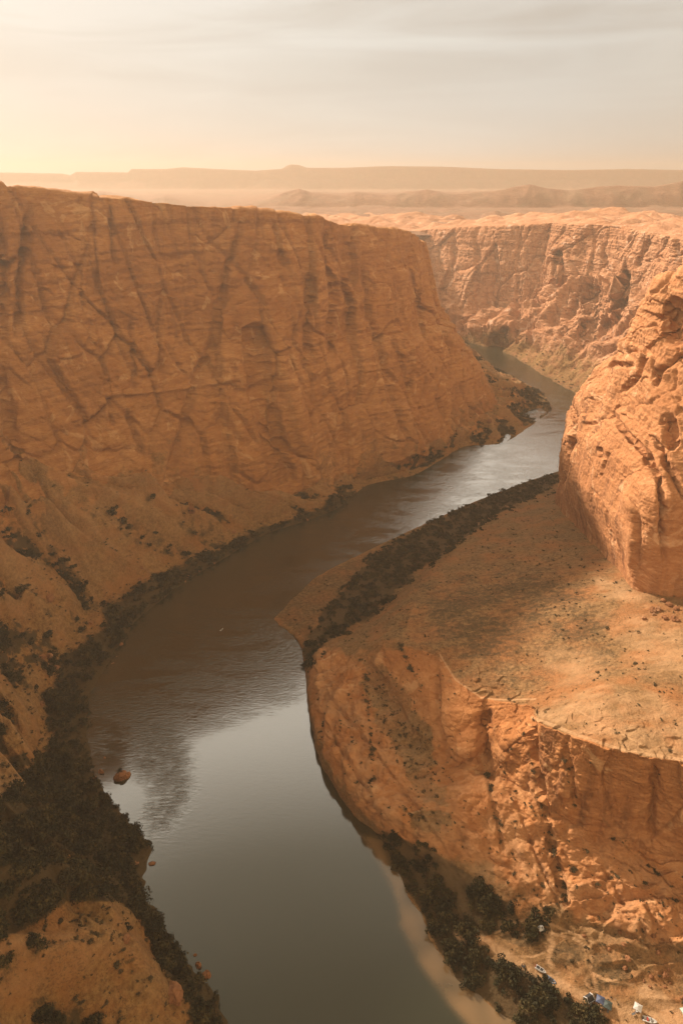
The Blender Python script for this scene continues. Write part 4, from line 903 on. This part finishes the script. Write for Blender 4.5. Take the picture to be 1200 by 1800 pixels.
# ------------------------------------------------------------------ campsite
class MB:
    def __init__(s): s.v = []; s.f = []
    def box(s, c, d, rz=0, taper=1.0):
        b = len(s.v); cx, cy, cz = c; x, y, z = d[0]/2, d[1]/2, d[2]/2
        for sz in (-1, 1):
            k = taper if sz > 0 else 1
            for sx, sy in ((-1, -1), (1, -1), (1, 1), (-1, 1)):
                X, Y = sx*x*k, sy*y*k; s.v.append((cx+X*math.cos(rz)-Y*math.sin(rz), cy+X*math.sin(rz)+Y*math.cos(rz), cz+sz*z))
        s.f += [(b, b+3, b+2, b+1), (b+4, b+5, b+6, b+7)]+[(b+k, b+(k+1) % 4, b+4+(k+1) % 4, b+4+k) for k in range(4)]; return s
    def tube(s, p0, p1, r, n=8):
        p0, p1 = Vector(p0), Vector(p1); ax = (p1-p0).normalized(); a = ax.orthogonal().normalized(); q = ax.cross(a); b = len(s.v)
        for p in (p0, p1):
            for k in range(n): t = k*2*math.pi/n; s.v.append(tuple(p+r*(math.cos(t)*a+math.sin(t)*q)))
        s.f += [(b+k, b+(k+1) % n, b+n+(k+1) % n, b+n+k) for k in range(n)]; s.f += [tuple(b+k for k in range(n))[::-1], tuple(b+n+k for k in range(n))]; return s
    def sheet(s, pts, faces, th=.05):
        b = len(s.v); n = len(pts); s.v += [tuple(p) for p in pts]+[(p[0], p[1], p[2]-th) for p in pts]
        s.f += [tuple(b+i for i in f) for f in faces]+[tuple(b+n+i for i in f[::-1]) for f in faces]
        ed = {}
        for f in faces:
            for x, y in zip(f, f[1:]+f[:1]): ed[(x, y)] = 1
        for (x, y) in ed:
            if (y, x) not in ed: s.f.append((b+y, b+x, b+n+x, b+n+y))
        return s
    def hull(s, L, Wd, H, sheer=.3, th=0):
        """boat hull: pointed bow, flat stern, along +x"""
        b = len(s.v); secs = 9
        for i in range(secs):
            t = i/(secs-1); x = -L/2+L*t; w = Wd/2*(1 if t < .45 else math.cos((t-.45)/.55*math.pi/2)**.7+.02); z = sheer*max(0, t-.4)**2*3
            for yy, zz in ((-w, H+z), (-w*.85, .25*H+z*.5), (0, z*.7), (w*.85, .25*H+z*.5), (w, H+z), (w*.8, H*.98+z), (0, H*.55+z), (-w*.8, H*.98+z)): s.v.append((x, yy, zz))
        for i in range(secs-1):
            for k in range(8): s.f.append((b+i*8+k, b+i*8+(k+1) % 8, b+i*8+8+(k+1) % 8, b+i*8+8+k))
        s.f += [tuple(b+k for k in range(8)), tuple(b+(secs-1)*8+k for k in range(8))[::-1]]; return s
    def build(s, name, mat, parent=None, smooth_=False):
        me = bpy.data.meshes.new(name); me.from_pydata(s.v, [], s.f); me.materials.append(mat); me.polygons.foreach_set('use_smooth', [smooth_]*len(me.polygons)); me.update()
        o = bpy.data.objects.new(name, me); C.objects.link(o); o.parent = parent; return o
white_m = plain('white canvas', (.42, .38, .33), .6, .08, 1.5); blue_m = plain('blue canvas', (.045, .06, .11), .6, .2); green_m = plain('dark green canvas', (.035, .05, .04), .7, .2); black_m = plain('black fabric', (.015, .013, .012), .7, .2)
orange_m = plain('orange painted boards', (.42, .13, .035), .7, .25); metal_m = plain('grey metal tube', (.32, .31, .30), .4, .1, 3, .8); red_m = plain('red paint', (.32, .03, .02), .5, .2); slate_m = plain('slate blue rubber', (.10, .12, .15), .6, .2)
pale_m = plain('pale green canvas', (.33, .42, .33), .6, .1); wood_m = plain('weathered wood', (.20, .12, .07), .85, .3); stone_m = plain('sooty stone', (.05, .04, .035), .9, .4)
def thing(name, u, v, rz, label, cat, group=None):
    e = bpy.data.objects.new(name, None); C.objects.link(e); g = ground(u, v, Pg, UP, VP); e.location = (g[0], g[1], g[2]-.02); e.rotation_euler = (0, 0, R_(rz)); tag(e, label, cat, group); return e
def canopy(u, v, rz, size, mat, label, droop=0.0, h=2.1, rise=.75):
    t = thing('canopy', u, v, rz, label, 'canopy'); a = size/2
    pts = [(-a, -a, h), (a, -a, h-droop), (a, a, h), (-a, a, h), (0, 0, h+rise), (0, -a*.96, h+.12), (a*.96, 0, h+.12), (0, a*.96, h+.12), (-a*.96, 0, h+.12)]
    MB().sheet(pts, [(0, 5, 4), (5, 1, 4), (1, 6, 4), (6, 2, 4), (2, 7, 4), (7, 3, 4), (3, 8, 4), (8, 0, 4)]).build('canopy_roof', mat, t)
    m = MB()
    for sx, sy in ((-1, -1), (1, -1), (1, 1), (-1, 1)): m.box((sx*a*.5, sy*a*1.0, h-.1), (a, .03, .22)); m.box((sx*a*1.0, sy*a*.5, h-.1), (.03, a*.97, .22))
    m.build('valance', mat, t)
    for sx, sy in ((-1, -1), (1, -1), (1, 1), (-1, 1)): MB().tube((sx*a*.97, sy*a*.97, -.3), (sx*a*.97, sy*a*.97, h-(droop if (sx, sy) == (1, -1) else 0)), .035).build('leg', metal_m, t)
    return t
# latrine hut
t = thing('hut', 949, 1637, 20, 'small orange hut with a white roof beside the trees above the camp path', 'hut')
MB().box((0, 0, 1.1), (2.0, 2.0, 2.3)).build('wall', orange_m, t)
MB().sheet([(-1.25, -1.25, 2.2), (1.25, -1.25, 2.2), (1.25, 0, 2.85), (-1.25, 0, 2.85), (1.25, 1.25, 2.2), (-1.25, 1.25, 2.2)], [(0, 1, 2, 3), (3, 2, 4, 5)], .08).build('roof', white_m, t)
d = MB().box((.1, -1.03, 1.0), (.85, .06, 1.9)).build('door', wood_m, t); MB().box((.42, -1.08, 1.0), (.06, .05, .16)).build('handle', metal_m, d)
MB().tube((.7, .7, 2.3), (.7, .7, 3.3), .08).build('vent_pipe', metal_m, t)
t = thing('sign_board', 957, 1639, 10, 'narrow white board standing beside the orange hut', 'board'); MB().box((0, 0, .8), (.55, .08, 1.0)).build('panel', white_m, t); MB().tube((0, .05, -.3), (0, .05, .9), .05).build('post', wood_m, t)
# trailer-like boat with two open wells
t = thing('boat', 949, 1706, -38, 'white-rimmed open boat with two dark wells and a red end', 'boat')
m = MB().hull(4.6, 1.9, .75, .25); m.build('hull', white_m, t)
m = MB()
for y in (-.72, .72): m.box((-.35, y, .95), (3.0, .16, .12))
for x in (-1.85, -.35, 1.1): m.box((x, 0, .955), (.16, 1.28, .12))
m.build('deck_frame', white_m, t)
for x in (-1.1, .38): MB().box((x, 0, .80), (1.28, 1.24, .1)).build('well', black_m, t)
MB().box((-2.25, 0, .9), (.35, .5, .9), 0, .8).build('outboard_motor', red_m, t)
# raft under the trees
t = thing('raft', 966, 1723, -40, 'slate blue inflatable raft lying at the edge of the trees', 'raft')
m = MB(); pts = [(-2.3, -.8), (1.2, -.8), (2.1, -.45), (2.5, 0), (2.1, .45), (1.2, .8), (-2.3, .8), (-2.3, -.8)]
for a, b in zip(pts, pts[1:]): m.tube((*a, .35), (*b, .35), .27, 10)
m.build('tube', slate_m, t, True); MB().box((-.4, 0, .2), (3.6, 1.2, .08)).build('floor', black_m, t); MB().box((-.6, 0, .5), (.3, 1.5, .08)).build('seat', slate_m, t)
# open shelter with black walls and white edges
t = thing('tent', 1035, 1757, 25, 'black camping tent with broad white edges beside the blue canopy', 'tent')
MB().sheet([(-1.7, -1.5, .9), (1.7, -1.5, .9), (1.5, 0, 2.2), (-1.5, 0, 2.2), (1.7, 1.5, .9), (-1.7, 1.5, .9)], [(0, 1, 2, 3), (3, 2, 4, 5)], .06).build('roof', black_m, t)
m = MB()
for x in (-1.68, 1.68): m.sheet([(x-.22, -1.55, .96), (x+.22, -1.55, .96), (x*.9+.2, 0, 2.27), (x*.9-.2, 0, 2.27), (x+.22, 1.55, .96), (x-.22, 1.55, .96)], [(0, 1, 2, 3), (3, 2, 4, 5)], .05)
m.box((0, -1.53, .93), (3.0, .22, .07)); m.build('trim', white_m, t)
MB().box((0, 1.4, .45), (3.3, .06, .95)).box((0, -1.4, .45), (3.3, .06, .95)).build('wall', black_m, t)
for sx in (-1, 1):
    for sy in (-1, 1): MB().tube((sx*1.6, sy*1.45, -.2), (sx*1.6, sy*1.45, .95), .04).build('leg', metal_m, t)
canopy(1053, 1763, -28, 3.1, blue_m, 'blue canopy shelter between the black tent and the dark green canopy')
canopy(1066, 1771, -28, 3.3, green_m, 'dark green canopy shelter next to the blue canopy', h=1.9)
canopy(1119, 1775, -35, 3.0, white_m, 'white canopy with one sagging corner alone on the bright sand', droop=.35)
canopy(1203, 1782, 10, 3.2, pale_m, 'pale green canopy at the right edge of the camp', h=2.0)
def table(u, v, rz, label):
    t = thing('folding_table', u, v, rz, label, 'table'); MB().box((0, 0, .74), (1.6, .75, .05)).build('tabletop', metal_m, t)
    for sx in (-1, 1):
        for sy in (-1, 1): MB().tube((sx*.7, sy*.3, -.1), (sx*.7, sy*.3, .72), .025).build('leg', metal_m, t)
table(1113, 1783, 20, 'folding table in the shade beside the white canopy'); table(1068, 1778, 60, 'folding table under the edge of the dark green canopy')
def chair(u, v, rz, mat, label):
    t = thing('camp_chair', u, v, rz, label, 'chair', 'camp chairs by the canopies'); MB().box((0, 0, .43), (.55, .5, .05)).build('seat', mat, t); MB().box((0, .27, .75), (.55, .05, .6)).build('backrest', mat, t)
    for sx in (-1, 1):
        for sy in (-1, 1): MB().tube((sx*.25, sy*.22, -.1), (sx*.25, sy*.22, .45 if sy < 0 else .7), .02).build('leg', metal_m, t)
chair(1067, 1757, 200, black_m, 'camp chair beside the dark green canopy, the one nearest the blue canopy'); chair(1073, 1755, 150, black_m, 'middle camp chair of the three beside the dark green canopy'); chair(1079, 1758, 110, wood_m, 'brown camp chair set apart from the dark green canopy')
def cooler(u, v, rz, mat, label):
    t = thing('cooler_box', u, v, rz, label, 'cooler'); MB().box((0, 0, .25), (1.0, .55, .5)).build('body', mat, t); MB().box((0, 0, .54), (1.04, .59, .07)).build('lid', white_m, t)
cooler(1117, 1780, 10, blue_m, 'cooler box on the sand under the white canopy'); cooler(1038, 1766, 40, black_m, 'dark cooler box in front of the black tent')
t = thing('motorboat', 1141, 1796, -18, 'white motorboat with a dark windscreen parked on sand below the white canopy', 'motorboat')
MB().hull(5.2, 2.1, .9, .3).build('hull', white_m, t); MB().box((.35, 0, 1.15), (.1, 1.5, .5)).build('windscreen', black_m, t); MB().box((-.9, 0, .85), (.6, 1.3, .4)).build('seat', red_m, t); MB().box((-2.6, 0, .9), (.4, .5, .9), 0, .8).build('outboard_motor', black_m, t)
def fire_pit(u, v, r, label):
    t = thing('fire_pit', u, v, 0, label, 'fire pit'); m = MB()
    for k in range(10): a = k*.628; m.box((r*math.cos(a), r*math.sin(a), .12), (.34*r/.6, .26*r/.6, .3), a+.3, .75)
    m.build('stone_ring', stone_m, t); MB().tube((0, 0, -.1), (0, 0, .05), r*.9, 14).build('ash_bed', black_m, t)
fire_pit(919, 1698, .7, 'black fire pit on bare sand above the white-rimmed boat'); fire_pit(836, 1664, .8, 'dark fire pit on the small clearing among the shore trees')
# kayak on the river
e = bpy.data.objects.new('kayak', None); C.objects.link(e); e.location = tuple(P(390, 1107, 0.0)); e.rotation_euler = (0, 0, R_(60)); tag(e, 'tiny pale kayak alone in the middle of the rippled river', 'kayak')
MB().hull(3.6, .75, .35, .15).build('hull', white_m, e, True); MB().box((-.2, 0, .33), (.8, .42, .08)).build('seat', black_m, e)
# ------------------------------------------------------------------ haze
def build_haze():
    bx0, bx1, by0, by1, z0, z1 = -6900, 6900, -500, 7000, -10.0, 405.0
    v = np.array([(x, y, z) for x in (bx0, bx1) for y in (by0, by1) for z in (z0, z1)])
    f = np.array([(0, 1, 3, 2), (4, 6, 7, 5), (0, 4, 5, 1), (2, 3, 7, 6), (0, 2, 6, 4), (1, 5, 7, 3)])
    m = bpy.data.materials.new('haze'); m.use_nodes = True; t = m.node_tree; t.nodes.clear()
    o = N(t, 'ShaderNodeOutputMaterial'); pv = N(t, 'ShaderNodeVolumePrincipled'); t.links.new(pv.outputs[0], o.inputs['Volume'])
    pv.inputs['Density'].default_value = 0.00017; pv.inputs['Color'].default_value = (.50, .405, .305, 1); pv.inputs['Anisotropy'].default_value = .38
    ob = mesh_obj('haze', v, f, m, smooth_shade=False); tag(ob, 'warm dusty haze filling the canyon', 'haze', None, 'stuff')
build_haze()
